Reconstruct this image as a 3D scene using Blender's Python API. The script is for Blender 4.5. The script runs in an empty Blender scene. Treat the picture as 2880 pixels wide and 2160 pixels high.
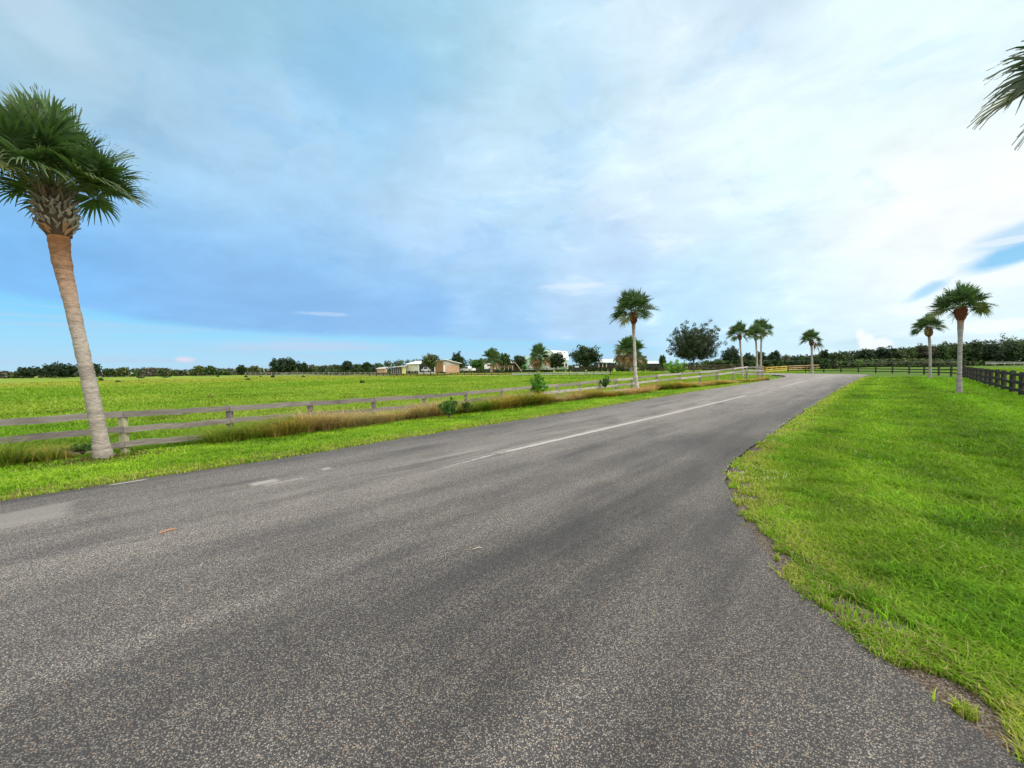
import bpy, math, random
import numpy as np
from mathutils import Matrix, Vector

# ------------------------------------------------------------------ camera
sc = bpy.context.scene
FPX = 1082.0                      # focal length in pixels of the 2880 px wide photograph
EYE = 1.6
PITCH = math.atan((1080 - 1034) / FPX)
ROLL = -math.atan(0.013)
cam_d = bpy.data.cameras.new("camera")
cam = bpy.data.objects.new("camera", cam_d)
sc.collection.objects.link(cam)
cam_d.sensor_width = 36.0
cam_d.lens = 36.0 * FPX / 2880.0
cam_d.clip_start = 0.05
cam_d.clip_end = 6000
CM = Matrix.Translation((0, 0, EYE)) @ Matrix.Rotation(math.pi / 2 - PITCH, 4, 'X') @ Matrix.Rotation(ROLL, 4, 'Z')
cam.matrix_world = CM
sc.camera = cam
CR = CM.to_3x3()


def ray(px, py):
    return CR @ Vector(((px - 1440) / FPX, -(py - 1080) / FPX, -1.0))


def gnd(px, py, z=0.0):
    """ground point seen at a photograph pixel, on the level z"""
    d = ray(px, py)
    t = (z - EYE) / d.z
    return Vector((d.x * t, d.y * t, z))


def at(px, py, Y):
    """point at the distance Y ahead along a sight line"""
    d = ray(px, py)
    t = Y / d.y
    return Vector((d.x * t, Y, EYE + d.z * t))


def lin(r, g, b):
    f = lambda c: ((c / 255.0 + 0.055) / 1.055) ** 2.4 if c > 10 else c / 255.0 / 12.92
    return (f(r), f(g), f(b))


# ------------------------------------------------------------------ sky and sun
SUN_EL, SUN_AZ = math.radians(50), math.radians(105)      # azimuth measured from +Y towards +X
w = bpy.data.worlds.new("World")
sc.world = w
w.use_nodes = True
wt = w.node_tree
for n in list(wt.nodes):
    wt.nodes.remove(n)


class NT:
    """small helper to write node graphs as expressions"""
    def __init__(self, tree):
        self.t = tree

    def node(self, typ, **kw):
        n = self.t.nodes.new(typ)
        for k, v in kw.items():
            setattr(n, k, v)
        return n

    def put(self, sock, v):
        if hasattr(v, 'is_output'):
            self.t.links.new(v, sock)
        elif v is not None:
            sock.default_value = v

    def math(self, op, a, b=None, c=None, clamp=False):
        n = self.node('ShaderNodeMath', operation=op, use_clamp=clamp)
        for s, v in zip(n.inputs, (a, b, c)):
            self.put(s, v)
        return n.outputs[0]

    def vm(self, op, a, b=None, scale=None):
        n = self.node('ShaderNodeVectorMath', operation=op)
        self.put(n.inputs[0], a)
        if b is not None:
            self.put(n.inputs[1], b)
        if scale is not None:
            self.put(n.inputs['Scale'], scale)
        return n.outputs['Value'] if op in ('DOT_PRODUCT', 'LENGTH', 'DISTANCE') else n.outputs['Vector']

    def mix(self, f, a, b, mode='MIX'):
        n = self.node('ShaderNodeMix', data_type='RGBA', blend_type=mode)
        self.put(n.inputs[0], f)
        for s, v in ((n.inputs[6], a), (n.inputs[7], b)):
            if isinstance(v, tuple) and len(v) == 3:
                v = v + (1,)
            self.put(s, v)
        return n.outputs[2]

    def noise(self, vec, scale, detail=4, rough=0.55, dist=0.0):
        n = self.node('ShaderNodeTexNoise')
        self.put(n.inputs['Vector'], vec)
        n.inputs['Scale'].default_value = scale
        n.inputs['Detail'].default_value = detail
        n.inputs['Roughness'].default_value = rough
        n.inputs['Distortion'].default_value = dist
        return n.outputs[0], n.outputs[1]

    def step(self, v, lo, hi, a=0.0, b=1.0):
        n = self.node('ShaderNodeMapRange', interpolation_type='SMOOTHSTEP')
        self.put(n.inputs[0], v)
        for i, x in enumerate((lo, hi, a, b)):
            self.put(n.inputs[i + 1], x)
        return n.outputs[0]

    def mapping(self, vec, scale=(1, 1, 1), loc=(0, 0, 0), rot=(0, 0, 0)):
        n = self.node('ShaderNodeMapping')
        self.put(n.inputs[0], vec)
        n.inputs['Location'].default_value = loc
        n.inputs['Rotation'].default_value = rot
        n.inputs['Scale'].default_value = scale
        return n.outputs[0]


W = NT(wt)
geo = W.node('ShaderNodeTexCoord').outputs['Generated']
D = W.vm('NORMALIZE', geo)
sep = W.node('ShaderNodeSeparateXYZ')
W.put(sep.inputs[0], D)
dx, dy, dz = sep.outputs
az = W.math('ARCTAN2', dx, dy)
el = W.math('ARCSINE', dz)
comb = W.node('ShaderNodeCombineXYZ')
W.put(comb.inputs[0], az)
W.put(comb.inputs[1], el)
AE = comb.outputs[0]
# cloud layer coordinates: a level cloud sheet seen from below
zz = W.math('ADD', W.math('MAXIMUM', dz, 0.0), 0.16)
cp = W.node('ShaderNodeCombineXYZ')
W.put(cp.inputs[0], W.math('DIVIDE', dx, zz))
W.put(cp.inputs[1], W.math('DIVIDE', dy, zz))
CP = cp.outputs[0]
nB, cB = W.noise(W.mapping(D, (1.0, 1.0, 2.2), (1.3, 4.2, 2.0)), 3.0, 3, 0.55)
warp = W.vm('SCALE', W.vm('SUBTRACT', cB, (0.5, 0.5, 0.5)), scale=0.2)
DW = W.vm('NORMALIZE', W.vm('ADD', D, warp))
# broad cloud colours: (x, y) of the 2212 px overview, sRGB colour
V = 2880.0 / 2212.0
SKY = [(20, 60, 175, 209, 228), (120, 30, 181, 214, 231), (230, 120, 168, 203, 224), (20, 260, 153, 196, 222), (330, 250, 167, 204, 230),
       (430, 40, 151, 196, 218), (650, 50, 158, 203, 226), (760, 190, 141, 196, 230), (860, 240, 149, 202, 234),
       (450, 170, 151, 194, 228), (560, 270, 183, 218, 243), (700, 300, 175, 215, 242), (900, 330, 195, 225, 247), (420, 380, 169, 210, 240),
       (1000, 60, 165, 209, 232), (1150, 130, 197, 231, 247), (1260, 190, 189, 226, 247), (1330, 90, 218, 239, 252),
       (1500, 130, 226, 245, 254), (1610, 40, 202, 225, 247), (1740, 120, 232, 251, 255), (2000, 80, 232, 252, 255),
       (2180, 250, 236, 253, 255), (1900, 300, 235, 254, 255), (1600, 330, 232, 251, 255), (1350, 330, 222, 243, 255),
       (1100, 380, 201, 231, 250), (900, 450, 183, 217, 247), (650, 430, 163, 205, 240), (380, 520, 143, 193, 240),
       (130, 560, 127, 188, 244), (20, 480, 137, 194, 244), (20, 590, 121, 188, 244), (300, 640, 131, 188, 240), (560, 560, 155, 201, 243),
       (560, 670, 133, 186, 236), (800, 620, 158, 203, 245), (840, 690, 136, 188, 238), (1050, 560, 175, 213, 246), (1080, 690, 155, 202, 243),
       (1300, 560, 196, 223, 250), (1300, 660, 178, 213, 246), (1500, 450, 218, 239, 254), (1560, 620, 196, 231, 252),
       (1500, 720, 188, 229, 254), (1750, 460, 236, 254, 255), (1750, 620, 214, 241, 254), (1750, 720, 206, 239, 254),
       (2000, 480, 255, 255, 255), (1930, 610, 244, 255, 255), (2150, 420, 255, 255, 255), (2080, 690, 218, 243, 254), (2190, 640, 232, 249, 255),
       (1980, 740, 212, 239, 253), (1850, 530, 248, 255, 255), (2100, 330, 246, 255, 255), (1650, 560, 214, 241, 254), (1150, 480, 185, 221, 249), (300, 420, 153, 202, 240), (600, 640, 135, 188, 238)]
acc_c, acc_w = None, None
pts = [(ray(x * V, y * V).normalized(), lin(r, g, b), 200.0) for x, y, r, g, b in SKY]
# the part of the sky outside the photograph: unseen cloud overhead and behind, brightened to light the ground
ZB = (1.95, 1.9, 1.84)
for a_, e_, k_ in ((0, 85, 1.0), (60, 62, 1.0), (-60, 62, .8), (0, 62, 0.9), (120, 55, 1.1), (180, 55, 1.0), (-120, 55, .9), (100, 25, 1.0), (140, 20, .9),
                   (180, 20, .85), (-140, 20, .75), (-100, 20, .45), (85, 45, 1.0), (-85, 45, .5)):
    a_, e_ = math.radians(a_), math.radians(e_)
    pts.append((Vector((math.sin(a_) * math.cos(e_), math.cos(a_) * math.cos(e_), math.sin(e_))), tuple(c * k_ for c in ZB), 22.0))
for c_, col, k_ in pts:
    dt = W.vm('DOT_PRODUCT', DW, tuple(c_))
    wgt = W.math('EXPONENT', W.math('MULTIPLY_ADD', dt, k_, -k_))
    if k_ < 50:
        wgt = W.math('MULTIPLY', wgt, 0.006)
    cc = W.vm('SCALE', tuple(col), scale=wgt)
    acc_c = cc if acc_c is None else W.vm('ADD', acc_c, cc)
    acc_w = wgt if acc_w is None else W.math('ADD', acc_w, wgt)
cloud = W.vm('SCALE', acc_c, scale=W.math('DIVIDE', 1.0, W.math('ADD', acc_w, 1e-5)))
# finer cloud texture
nC, _ = W.noise(W.mapping(CP, (0.6, 1.0, 1), (9, 2, 0), (0, 0, 0.5)), 2.2, 5, 0.6, 0.3)
nD, _ = W.noise(W.mapping(D, (1.0, 1.0, 3.0)), 5.5, 5, 0.58, 0.4)
tex = W.math('ADD', W.math('MULTIPLY', W.math('SUBTRACT', nC, 0.5), 0.22), W.math('MULTIPLY', W.math('SUBTRACT', nD, 0.5), 0.30))
cloud = W.vm('SCALE', cloud, scale=W.math('ADD', tex, 1.0))
# white wisps on the right-hand part of the cloud sheet
wis = W.step(nD, 0.52, 0.72)
rightness = W.step(az, -0.35, 0.5)
cloud = W.mix(W.math('MULTIPLY', W.math('MULTIPLY', wis, rightness), 0.55), cloud, lin(240, 253, 255))
hol, _ = W.noise(W.mapping(D, (1.0, 1.0, 1.7), (2.7, 0.4, 1.1)), 6.5, 5, 0.6, 0.5)
cloud = W.mix(W.math('MULTIPLY', W.math('MULTIPLY', W.step(hol, 0.55, 0.68), W.step(el, 0.10, 0.3)), 0.45), cloud, W.vm('MULTIPLY', cloud, (0.76, 0.88, 0.985)))
bil, _ = W.noise(W.mapping(D, (1.0, 1.0, 1.6), (0.3, 7.4, 3.1)), 9.0, 6, 0.62, 0.8)
cloud = W.vm('SCALE', cloud, scale=W.math('ADD', 1.0, W.math('MULTIPLY', W.math('SUBTRACT', bil, 0.5), 0.22)))

QF, _ = W.noise(W.mapping(AE, (1, 1.6, 1)), 18.0, 5, 0.6)
QB, _ = W.noise(W.mapping(AE, (1, 1.6, 1)), 6.0, 4, 0.55)
# clear strip under the dark cloud bank
fc = W.node('ShaderNodeFloatCurve')
edge = []
for x, y in ((0, 622), (130, 650), (250, 676), (400, 700), (550, 714), (800, 722), (1000, 728), (1250, 736), (1500, 752), (1800, 772)):
    d_ = ray(x * V, y * V).normalized()
    edge.append((math.atan2(d_.x, d_.y), math.asin(d_.z)))
cur = fc.mapping.curves[0]
A0, A1, E1 = -1.0, 0.7, 0.25
while len(cur.points) < len(edge):
    cur.points.new(0.5, 0.5)
for p_, (a_, e_) in zip(cur.points, edge):
    p_.location = ((a_ - A0) / (A1 - A0), e_ / E1)
fc.mapping.extend = 'HORIZONTAL'
fc.mapping.update()
W.put(fc.inputs['Value'], W.math('DIVIDE', W.math('SUBTRACT', az, A0), A1 - A0, clamp=True))
edge_el = W.math('MULTIPLY', fc.outputs[0], E1)
under = W.math('SUBTRACT', W.math('ADD', edge_el, W.math('MULTIPLY', W.math('SUBTRACT', QB, 0.5), 0.016)), el)
strip = W.step(under, -0.006, 0.012)
strip = W.math('MULTIPLY', strip, W.step(az, 0.62, 0.15))
sr = W.node('ShaderNodeValToRGB')
W.put(sr.inputs[0], W.math('DIVIDE', W.math('MAXIMUM', el, 0.0), 0.16))
cr = sr.color_ramp
cr.elements[0].position = 0.0
cr.elements[0].color = lin(176, 216, 240) + (1,)
cr.elements[1].position = 1.0
cr.elements[1].color = lin(104, 200, 250) + (1,)
e_ = cr.elements.new(0.45)
e_.color = lin(150, 214, 248) + (1,)
streak, _ = W.noise(W.mapping(AE, (1.4, 26.0, 1), (0.3, 0, 0)), 3.0, 5, 0.5)
stripcol = W.mix(W.math('MULTIPLY', W.step(streak, 0.46, 0.72), 0.75), sr.outputs[0], lin(178, 205, 234))
# an elongated grey-pink streak low on the left and a little white puff


def blob(x, y, rx, ry, rot=0.0, wv=0.25, ns=14.0):
    d_ = ray(x * V, y * V).normalized()
    a0, e0 = math.atan2(d_.x, d_.y), math.asin(d_.z)
    ra, re = rx * V / FPX * math.cos(a0) ** 2, ry * V / FPX * math.cos(a0)
    qn = QF if ns > 8 else QB
    u = W.math('DIVIDE', W.math('SUBTRACT', az, a0), ra)
    v = W.math('DIVIDE', W.math('SUBTRACT', el, e0), re)
    if rot:
        c_, s_ = math.cos(rot), math.sin(rot)
        da, de = W.math('SUBTRACT', az, a0), W.math('SUBTRACT', el, e0)
        u = W.math('DIVIDE', W.math('ADD', W.math('MULTIPLY', da, c_), W.math('MULTIPLY', de, s_)), ra)
        v = W.math('DIVIDE', W.math('SUBTRACT', W.math('MULTIPLY', de, c_), W.math('MULTIPLY', da, s_)), re)
    r = W.math('SQRT', W.math('ADD', W.math('MULTIPLY', u, u), W.math('MULTIPLY', v, v)))
    return W.math('ADD', r, W.math('MULTIPLY', W.math('SUBTRACT', qn, 0.5), wv * 6))


stripcol = W.mix(W.math('MULTIPLY', W.step(blob(680, 748, 230, 13, wv=.1), 1.2, 0.2), 0.55), stripcol, lin(196, 206, 236))
stripcol = W.mix(W.math('MULTIPLY', W.step(blob(398, 776, 26, 8, wv=.3), 1.2, 0.3), .8), stripcol, lin(226, 218, 236))
col = W.mix(strip, cloud, stripcol)
# blue gaps low on the right, then the bright cumulus in and below them
gap = W.math('MULTIPLY', W.step(blob(2200, 548, 150, 23, .27, wv=.12, ns=9), 1.3, 0.45), 0.95)
gap2 = W.math('MULTIPLY', W.step(blob(2215, 500, 150, 30, .34, wv=.14, ns=9), 1.35, 0.3), 0.55)
gap3 = W.math('MULTIPLY', W.step(blob(2005, 627, 55, 12, .55, wv=.22, ns=9), 1.4, 0.3), 0.7)
gap4 = W.math('MULTIPLY', W.step(blob(1900, 742, 190, 18, wv=.2, ns=9), 1.2, 0.3), 0.3)
lobe = W.math('MULTIPLY', W.step(blob(770, 150, 175, 88, -.45, wv=.3, ns=6), 1.35, 0.4), 0.35)
lobe2 = W.math('MULTIPLY', W.step(blob(1252, 190, 42, 34, .5, wv=.2, ns=9), 1.2, 0.5), 0.6)
sky_n = W.node('ShaderNodeTexSky')
sky_n.sky_type = 'NISHITA'
sky_n.sun_disc = False
sky_n.sun_elevation = SUN_EL
sky_n.sun_rotation = SUN_AZ
sky_n.air_density = 1.0
sky_n.dust_density = 0.6
sky_n.ozone_density = 3.0
blue = W.mix(0.5, W.vm('SCALE', sky_n.outputs[0], scale=0.12), lin(92, 200, 250))
col = W.mix(lobe, col, lin(143, 194, 232))
col = W.mix(lobe2, col, lin(188, 222, 250))
wisp = W.math('MULTIPLY', W.step(blob(95, 40, 170, 48, -.55, wv=.22, ns=6), 1.2, 0.4), 0.5)
col = W.mix(wisp, col, lin(196, 220, 238))
bank = W.math('MULTIPLY', W.step(blob(620, 655, 620, 62, -.06, wv=.16, ns=6), 1.25, 0.3), 0.2)
col = W.mix(W.math('MULTIPLY', bank, W.math('SUBTRACT', 1.0, strip)), col, lin(120, 168, 226))
for g in (gap, gap2, gap3, gap4):
    col = W.mix(g, col, blue)
for x, y, rx, ry, k in ((1872, 738, 20, 24, .95), (1906, 742, 26, 15, .9), (1858, 722, 12, 14, .9), (2130, 705, 62, 16, .8), (2190, 700, 46, 18, .9),
                        (2160, 604, 90, 18, .9), (1970, 668, 60, 16, .7), (2180, 520, 90, 8, .5), (1240, 618, 80, 7, .3), (700, 678, 60, 5, .22)):
    col = W.mix(W.math('MULTIPLY', W.step(blob(x, y, rx, ry, wv=.2, ns=22), 1.15, 0.5), k), col, lin(246, 250, 252))
# below the horizon: plain ground tone
col = W.mix(W.step(el, -0.002, -0.03), col, (0.10, 0.14, 0.06))
bg = W.node('ShaderNodeBackground')
W.put(bg.inputs[0], col)
bg.inputs[1].default_value = 1.08
bg2 = W.node('ShaderNodeBackground')          # clear air of the sky model shining through the cloud sheet
W.put(bg2.inputs[0], sky_n.outputs[0])
bg2.inputs[1].default_value = 0.1
ms = W.node('ShaderNodeMixShader')
ms.inputs[0].default_value = 0.93
wt.links.new(bg2.outputs[0], ms.inputs[1])
wt.links.new(bg.outputs[0], ms.inputs[2])
wo = W.node('ShaderNodeOutputWorld')
wt.links.new(ms.outputs[0], wo.inputs[0])

w.cycles.sampling_method = 'MANUAL'
w.cycles.sample_map_resolution = 256
sun_d = bpy.data.lights.new("sun", 'SUN')
sun_d.energy = 2.2
sun_d.angle = math.radians(10)
sun_d.color = (1.0, 0.95, 0.86)
sun = bpy.data.objects.new("sun", sun_d)
sc.collection.objects.link(sun)
sdir = Vector((math.sin(SUN_AZ) * math.cos(SUN_EL), math.cos(SUN_AZ) * math.cos(SUN_EL), math.sin(SUN_EL)))
sun.rotation_euler = sdir.to_track_quat('Z', 'Y').to_euler()
sun.location = (0, 0, 60)

sc.view_settings.view_transform = 'Standard'
sc.view_settings.look = 'None'
sc.view_settings.exposure = 0.0
sc.view_settings.gamma = 1.0
sc.cycles.max_bounces = 6
sc.cycles.transparent_max_bounces = 6
sc.cycles.use_denoising = True

# ------------------------------------------------------------------ helpers
rng = np.random.default_rng(11)
random.seed(5)


def tag(o, label=None, cat=None, group=None, kind=None):
    for k, v in (('label', label), ('category', cat), ('group', group), ('kind', kind)):
        if v:
            o[k] = v
    return o


def empty(name, loc, label=None, cat=None, group=None):
    o = bpy.data.objects.new(name, None)
    sc.collection.objects.link(o)
    o.location = loc
    o.empty_display_size = 0.2
    return tag(o, label, cat, group)


def link_mesh(name, me, mat, parent=None):
    o = bpy.data.objects.new(name, me)
    sc.collection.objects.link(o)
    if mat is not None:
        me.materials.append(mat)
    if parent is not None:
        o.parent = parent
    return o


class MB:
    """collects vertices, faces and a colour per vertex, and links them as one mesh"""
    def __init__(self):
        self.v, self.f, self.c, self.n = [], [], [], 0

    def add(self, verts, faces, col=(1, 1, 1)):
        verts = np.asarray(verts, float).reshape(-1, 3)
        self.v.append(verts)
        col = np.asarray(col, float)
        self.c.append(np.tile(col, (len(verts), 1)) if col.ndim == 1 else col)
        for f in faces:
            self.f.append([i + self.n for i in f])
        self.n += len(verts)

    def box(self, lo, hi, col=(1, 1, 1)):
        x0, y0, z0 = lo
        x1, y1, z1 = hi
        self.add([(x0, y0, z0), (x1, y0, z0), (x1, y1, z0), (x0, y1, z0), (x0, y0, z1), (x1, y0, z1), (x1, y1, z1), (x0, y1, z1)],
                 [(0, 3, 2, 1), (4, 5, 6, 7), (0, 1, 5, 4), (1, 2, 6, 5), (2, 3, 7, 6), (3, 0, 4, 7)], col)

    def prism(self, poly, y0, y1, col=(1, 1, 1), axis='Y'):
        """poly = (a, z) outline swept along an axis"""
        n = len(poly)
        if axis == 'Y':
            vs = [(a, y0, z) for a, z in poly] + [(a, y1, z) for a, z in poly]
        else:
            vs = [(y0, a, z) for a, z in poly] + [(y1, a, z) for a, z in poly]
        fs = [tuple(range(n)), tuple(range(2 * n - 1, n - 1, -1))] + [(i, i + n, (i + 1) % n + n, (i + 1) % n) for i in range(n)]
        self.add(vs, fs, col)

    def tube(self, pts, rad, sides=8, col=(1, 1, 1), cap=True, wob=0.0, seed=0):
        r_ = np.random.default_rng(seed)
        pts = [Vector(p) for p in pts]
        vs, cs = [], []
        col = np.asarray(col, float)
        for i, p in enumerate(pts):
            d = (pts[min(i + 1, len(pts) - 1)] - pts[max(i - 1, 0)]).normalized()
            a = d.cross(Vector((0.0, 1.0, 0.0)))
            if a.length < 1e-3:
                a = d.cross(Vector((1.0, 0.0, 0.0)))
            a.normalize()
            b = d.cross(a)
            for k in range(sides):
                t = 2 * math.pi * k / sides
                r = rad[i] * (1 + wob * r_.normal())
                vs.append(p + (a * math.cos(t) + b * math.sin(t)) * r)
                cs.append(col if col.ndim == 1 else col[i])
        fs = []
        for i in range(len(pts) - 1):
            for k in range(sides):
                k2 = (k + 1) % sides
                fs.append((i * sides + k, i * sides + k2, (i + 1) * sides + k2, (i + 1) * sides + k))
        if cap:
            fs.append(tuple(range(sides - 1, -1, -1)))
            fs.append(tuple((len(pts) - 1) * sides + k for k in range(sides)))
        self.add([tuple(v) for v in vs], fs, np.array(cs))

    def build(self, name, mat, parent=None, smooth=False):
        me = bpy.data.meshes.new(name)
        v = np.concatenate(self.v)
        me.from_pydata(v.tolist(), [], self.f)
        c = np.concatenate(self.c)
        ca = me.color_attributes.new('Col', 'FLOAT_COLOR', 'POINT')
        ca.data.foreach_set('color', np.hstack([c, np.ones((len(c), 1))]).astype(np.float32).ravel())
        if smooth:
            me.polygons.foreach_set('use_smooth', [True] * len(me.polygons))
        me.update()
        return link_mesh(name, me, mat, parent)


def fast_mesh(name, verts, loops, sizes, cols, mat, parent=None):
    """large mesh from arrays: verts (n,3), flat loop indices, face sizes, colours (n,3)"""
    me = bpy.data.meshes.new(name)
    me.vertices.add(len(verts))
    me.vertices.foreach_set('co', np.ascontiguousarray(verts, np.float32).ravel())
    me.loops.add(len(loops))
    me.loops.foreach_set('vertex_index', np.ascontiguousarray(loops, np.int32))
    me.polygons.add(len(sizes))
    starts = np.concatenate([[0], np.cumsum(sizes)[:-1]]).astype(np.int32)
    me.polygons.foreach_set('loop_start', starts)
    me.update(calc_edges=True)
    ca = me.color_attributes.new('Col', 'FLOAT_COLOR', 'POINT')
    ca.data.foreach_set('color', np.hstack([cols, np.ones((len(cols), 1))]).astype(np.float32).ravel())
    return link_mesh(name, me, mat, parent)


def vnoise(x, y, scale, seed):
    """smooth value noise 0..1 on arrays"""
    x, y = np.asarray(x) * scale + seed * 17.3, np.asarray(y) * scale - seed * 9.1
    xi, yi = np.floor(x).astype(np.int64), np.floor(y).astype(np.int64)
    fx, fy = x - xi, y - yi
    fx, fy = fx * fx * (3 - 2 * fx), fy * fy * (3 - 2 * fy)

    def h(a, b):
        n = (a * 374761393 + b * 668265263 + seed * 1442695041) & 0xFFFFFFFF
        n = ((n ^ (n >> 13)) * 1274126177) & 0xFFFFFFFF
        return ((n ^ (n >> 16)) & 0xFFFF) / 65535.0
    return (h(xi, yi) * (1 - fx) + h(xi + 1, yi) * fx) * (1 - fy) + (h(xi, yi + 1) * (1 - fx) + h(xi + 1, yi + 1) * fx) * fy


def fbm(x, y, scale, seed):
    return 0.5 * vnoise(x, y, scale, seed) + 0.3 * vnoise(x, y, scale * 2.1, seed + 1) + 0.2 * vnoise(x, y, scale * 4.3, seed + 2)


def sstep(a, b, x):
    t = np.clip((x - a) / (b - a), 0, 1)
    return t * t * (3 - 2 * t)


# ------------------------------------------------------------------ materials
def new_mat(name):
    m = bpy.data.materials.new(name)
    m.use_nodes = True
    t = m.node_tree
    for n in list(t.nodes):
        t.nodes.remove(n)
    N = NT(t)
    out = N.node('ShaderNodeOutputMaterial')
    return m, N, out


def plain(name, col, rough=0.6, var=0.15, scale=6.0, metal=0.0, stretch=(1, 1, 1), bump=0.0, spec=0.5, use_col=False, stain=None):
    """principled surface whose colour wanders with noise"""
    m, N, out = new_mat(name)
    p = N.node('ShaderNodeBsdfPrincipled')
    oc = N.node('ShaderNodeTexCoord').outputs['Object']
    f, _ = N.noise(N.mapping(oc, stretch), scale, 5, 0.6)
    base = col if not use_col else N.node('ShaderNodeVertexColor', layer_name='Col').outputs[0]
    c = N.mix(1.0, base, N.mix(f, (1 - 2 * var,) * 3, (1 + 2 * var,) * 3), 'MULTIPLY')
    if stain:
        g, _ = N.noise(N.mapping(oc, stretch), scale * 0.35, 4, 0.65)
        c = N.mix(N.step(g, 0.5, 0.66), c, stain)
    N.put(p.inputs['Base Color'], c)
    p.inputs['Roughness'].default_value = rough
    p.inputs['Metallic'].default_value = metal
    p.inputs['Specular IOR Level'].default_value = spec
    if bump:
        b = N.node('ShaderNodeBump')
        b.inputs['Strength'].default_value = bump
        b.inputs['Distance'].default_value = 0.02
        N.put(b.inputs['Height'], f)
        N.put(p.inputs['Normal'], b.outputs[0])
    N.t.links.new(p.outputs[0], out.inputs[0])
    return m


def leafy(name, trans=0.35, rough=0.5, spec=0.35):
    """leaf surface coloured per leaf, partly translucent"""
    m, N, out = new_mat(name)
    vc = N.node('ShaderNodeVertexColor', layer_name='Col').outputs[0]
    p = N.node('ShaderNodeBsdfPrincipled')
    N.put(p.inputs['Base Color'], vc)
    p.inputs['Roughness'].default_value = rough
    p.inputs['Specular IOR Level'].default_value = spec
    tr = N.node('ShaderNodeBsdfTranslucent')
    N.put(tr.inputs[0], N.mix(1.0, vc, (1.1, 1.2, 0.6), 'MULTIPLY'))
    mx = N.node('ShaderNodeMixShader')
    mx.inputs[0].default_value = trans
    N.t.links.new(p.outputs[0], mx.inputs[1])
    N.t.links.new(tr.outputs[0], mx.inputs[2])
    N.t.links.new(mx.outputs[0], out.inputs[0])
    return m


def wood(name, a, b, dark, rough=0.85, flake=None, knots=True):
    """weathered board: grain along local X"""
    m, N, out = new_mat(name)
    p = N.node('ShaderNodeBsdfPrincipled')
    tc = N.node('ShaderNodeTexCoord')
    oi = N.node('ShaderNodeObjectInfo').outputs['Random']
    oc = N.vm('ADD', tc.outputs['Object'], N.vm('SCALE', (17.0, 5.0, 9.0), scale=oi))
    g, _ = N.noise(N.mapping(oc, (1.2, 22, 22)), 2.0, 6, 0.65, 0.6)
    h, _ = N.noise(N.mapping(oc, (1, 3, 3)), 1.4, 4, 0.6)
    c = N.mix(N.step(g, 0.3, 0.75), a, b)
    c = N.mix(N.step(h, 0.5, 0.8), c, dark)
    c = N.mix(1.0, c, N.mix(oi, (.8, .8, .82), (1.15, 1.13, 1.1)), 'MULTIPLY')
    if knots:
        k = N.node('ShaderNodeTexVoronoi')
        N.put(k.inputs['Vector'], N.mapping(oc, (1, 2.0, 2.0)))
        k.inputs['Scale'].default_value = 1.6
        c = N.mix(N.step(k.outputs['Distance'], 0.09, 0.04), c, tuple(x * .25 for x in a))
    if flake:
        q, _ = N.noise(N.mapping(oc, (1, 2, 2)), 9.0, 5, 0.65)
        c = N.mix(N.step(q, 0.47, 0.55), c, flake)
    N.put(p.inputs['Base Color'], c)
    p.inputs['Roughness'].default_value = rough
    p.inputs['Specular IOR Level'].default_value = 0.2
    bp = N.node('ShaderNodeBump')
    bp.inputs['Strength'].default_value = 0.5
    bp.inputs['Distance'].default_value = 0.006
    N.put(bp.inputs['Height'], g)
    N.put(p.inputs['Normal'], bp.outputs[0])
    N.t.links.new(p.outputs[0], out.inputs[0])
    return m


LEAF = leafy('palm_leaf', 0.25, 0.42, 0.5)
TREE_LEAF = leafy('tree_leaf', 0.22, 0.6, 0.3)
BLADE = leafy('grass_blade', 0.4, 0.6, 0.12)
BARK = plain('bark', (0.12, 0.1, 0.08), 0.9, 0.25, 8, stretch=(1, 1, .3), bump=0.5)

# ------------------------------------------------------------------ ground levels and road outline
FA, FB, FC = np.array([-9.35, 9.2]), np.array([8.85, 27.3]), np.array([24.6, 40.0])     # course of the old fence
FL = float(np.linalg.norm(FB - FA))
FD = (FB - FA) / FL
FN = np.array([-FD[1], FD[0]])


def zg(x, y):
    """height of the ground"""
    x, y = np.asarray(x, float), np.asarray(y, float)
    n = (x - FA[0]) * FN[0] + (y - FA[1]) * FN[1]          # 0 on the fence, negative towards the road
    al = (x - FA[0]) * FD[0] + (y - FA[1]) * FD[1]
    fade = 1 - sstep(18, 42, al) * (1 - sstep(12, 40, n))
    z = -0.12 * sstep(-4.6, -2.0, n) - 0.30 * sstep(-1.8, -0.2, n) * fade - 0.05 * sstep(0, 10, n) * fade
    far = np.hypot(x, y)
    z = z + (fbm(x, y, 0.06, 3) - 0.5) * 0.25 * sstep(25, 70, far)
    s = 0.70 * x - 0.714 * y                                 # positive to the right of the road
    z = z + (vnoise(x, y, 0.35, 8) - 0.5) * 0.05 * sstep(0.3, 2.5, s + 1.0) - 0.10 * sstep(2, 5.5, s + 1.0) * (1 - sstep(7, 11, s)) * sstep(3, 7, far)
    return z


def P2(px, py):
    g = gnd(px, py)
    return (g.x, g.y)


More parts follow.
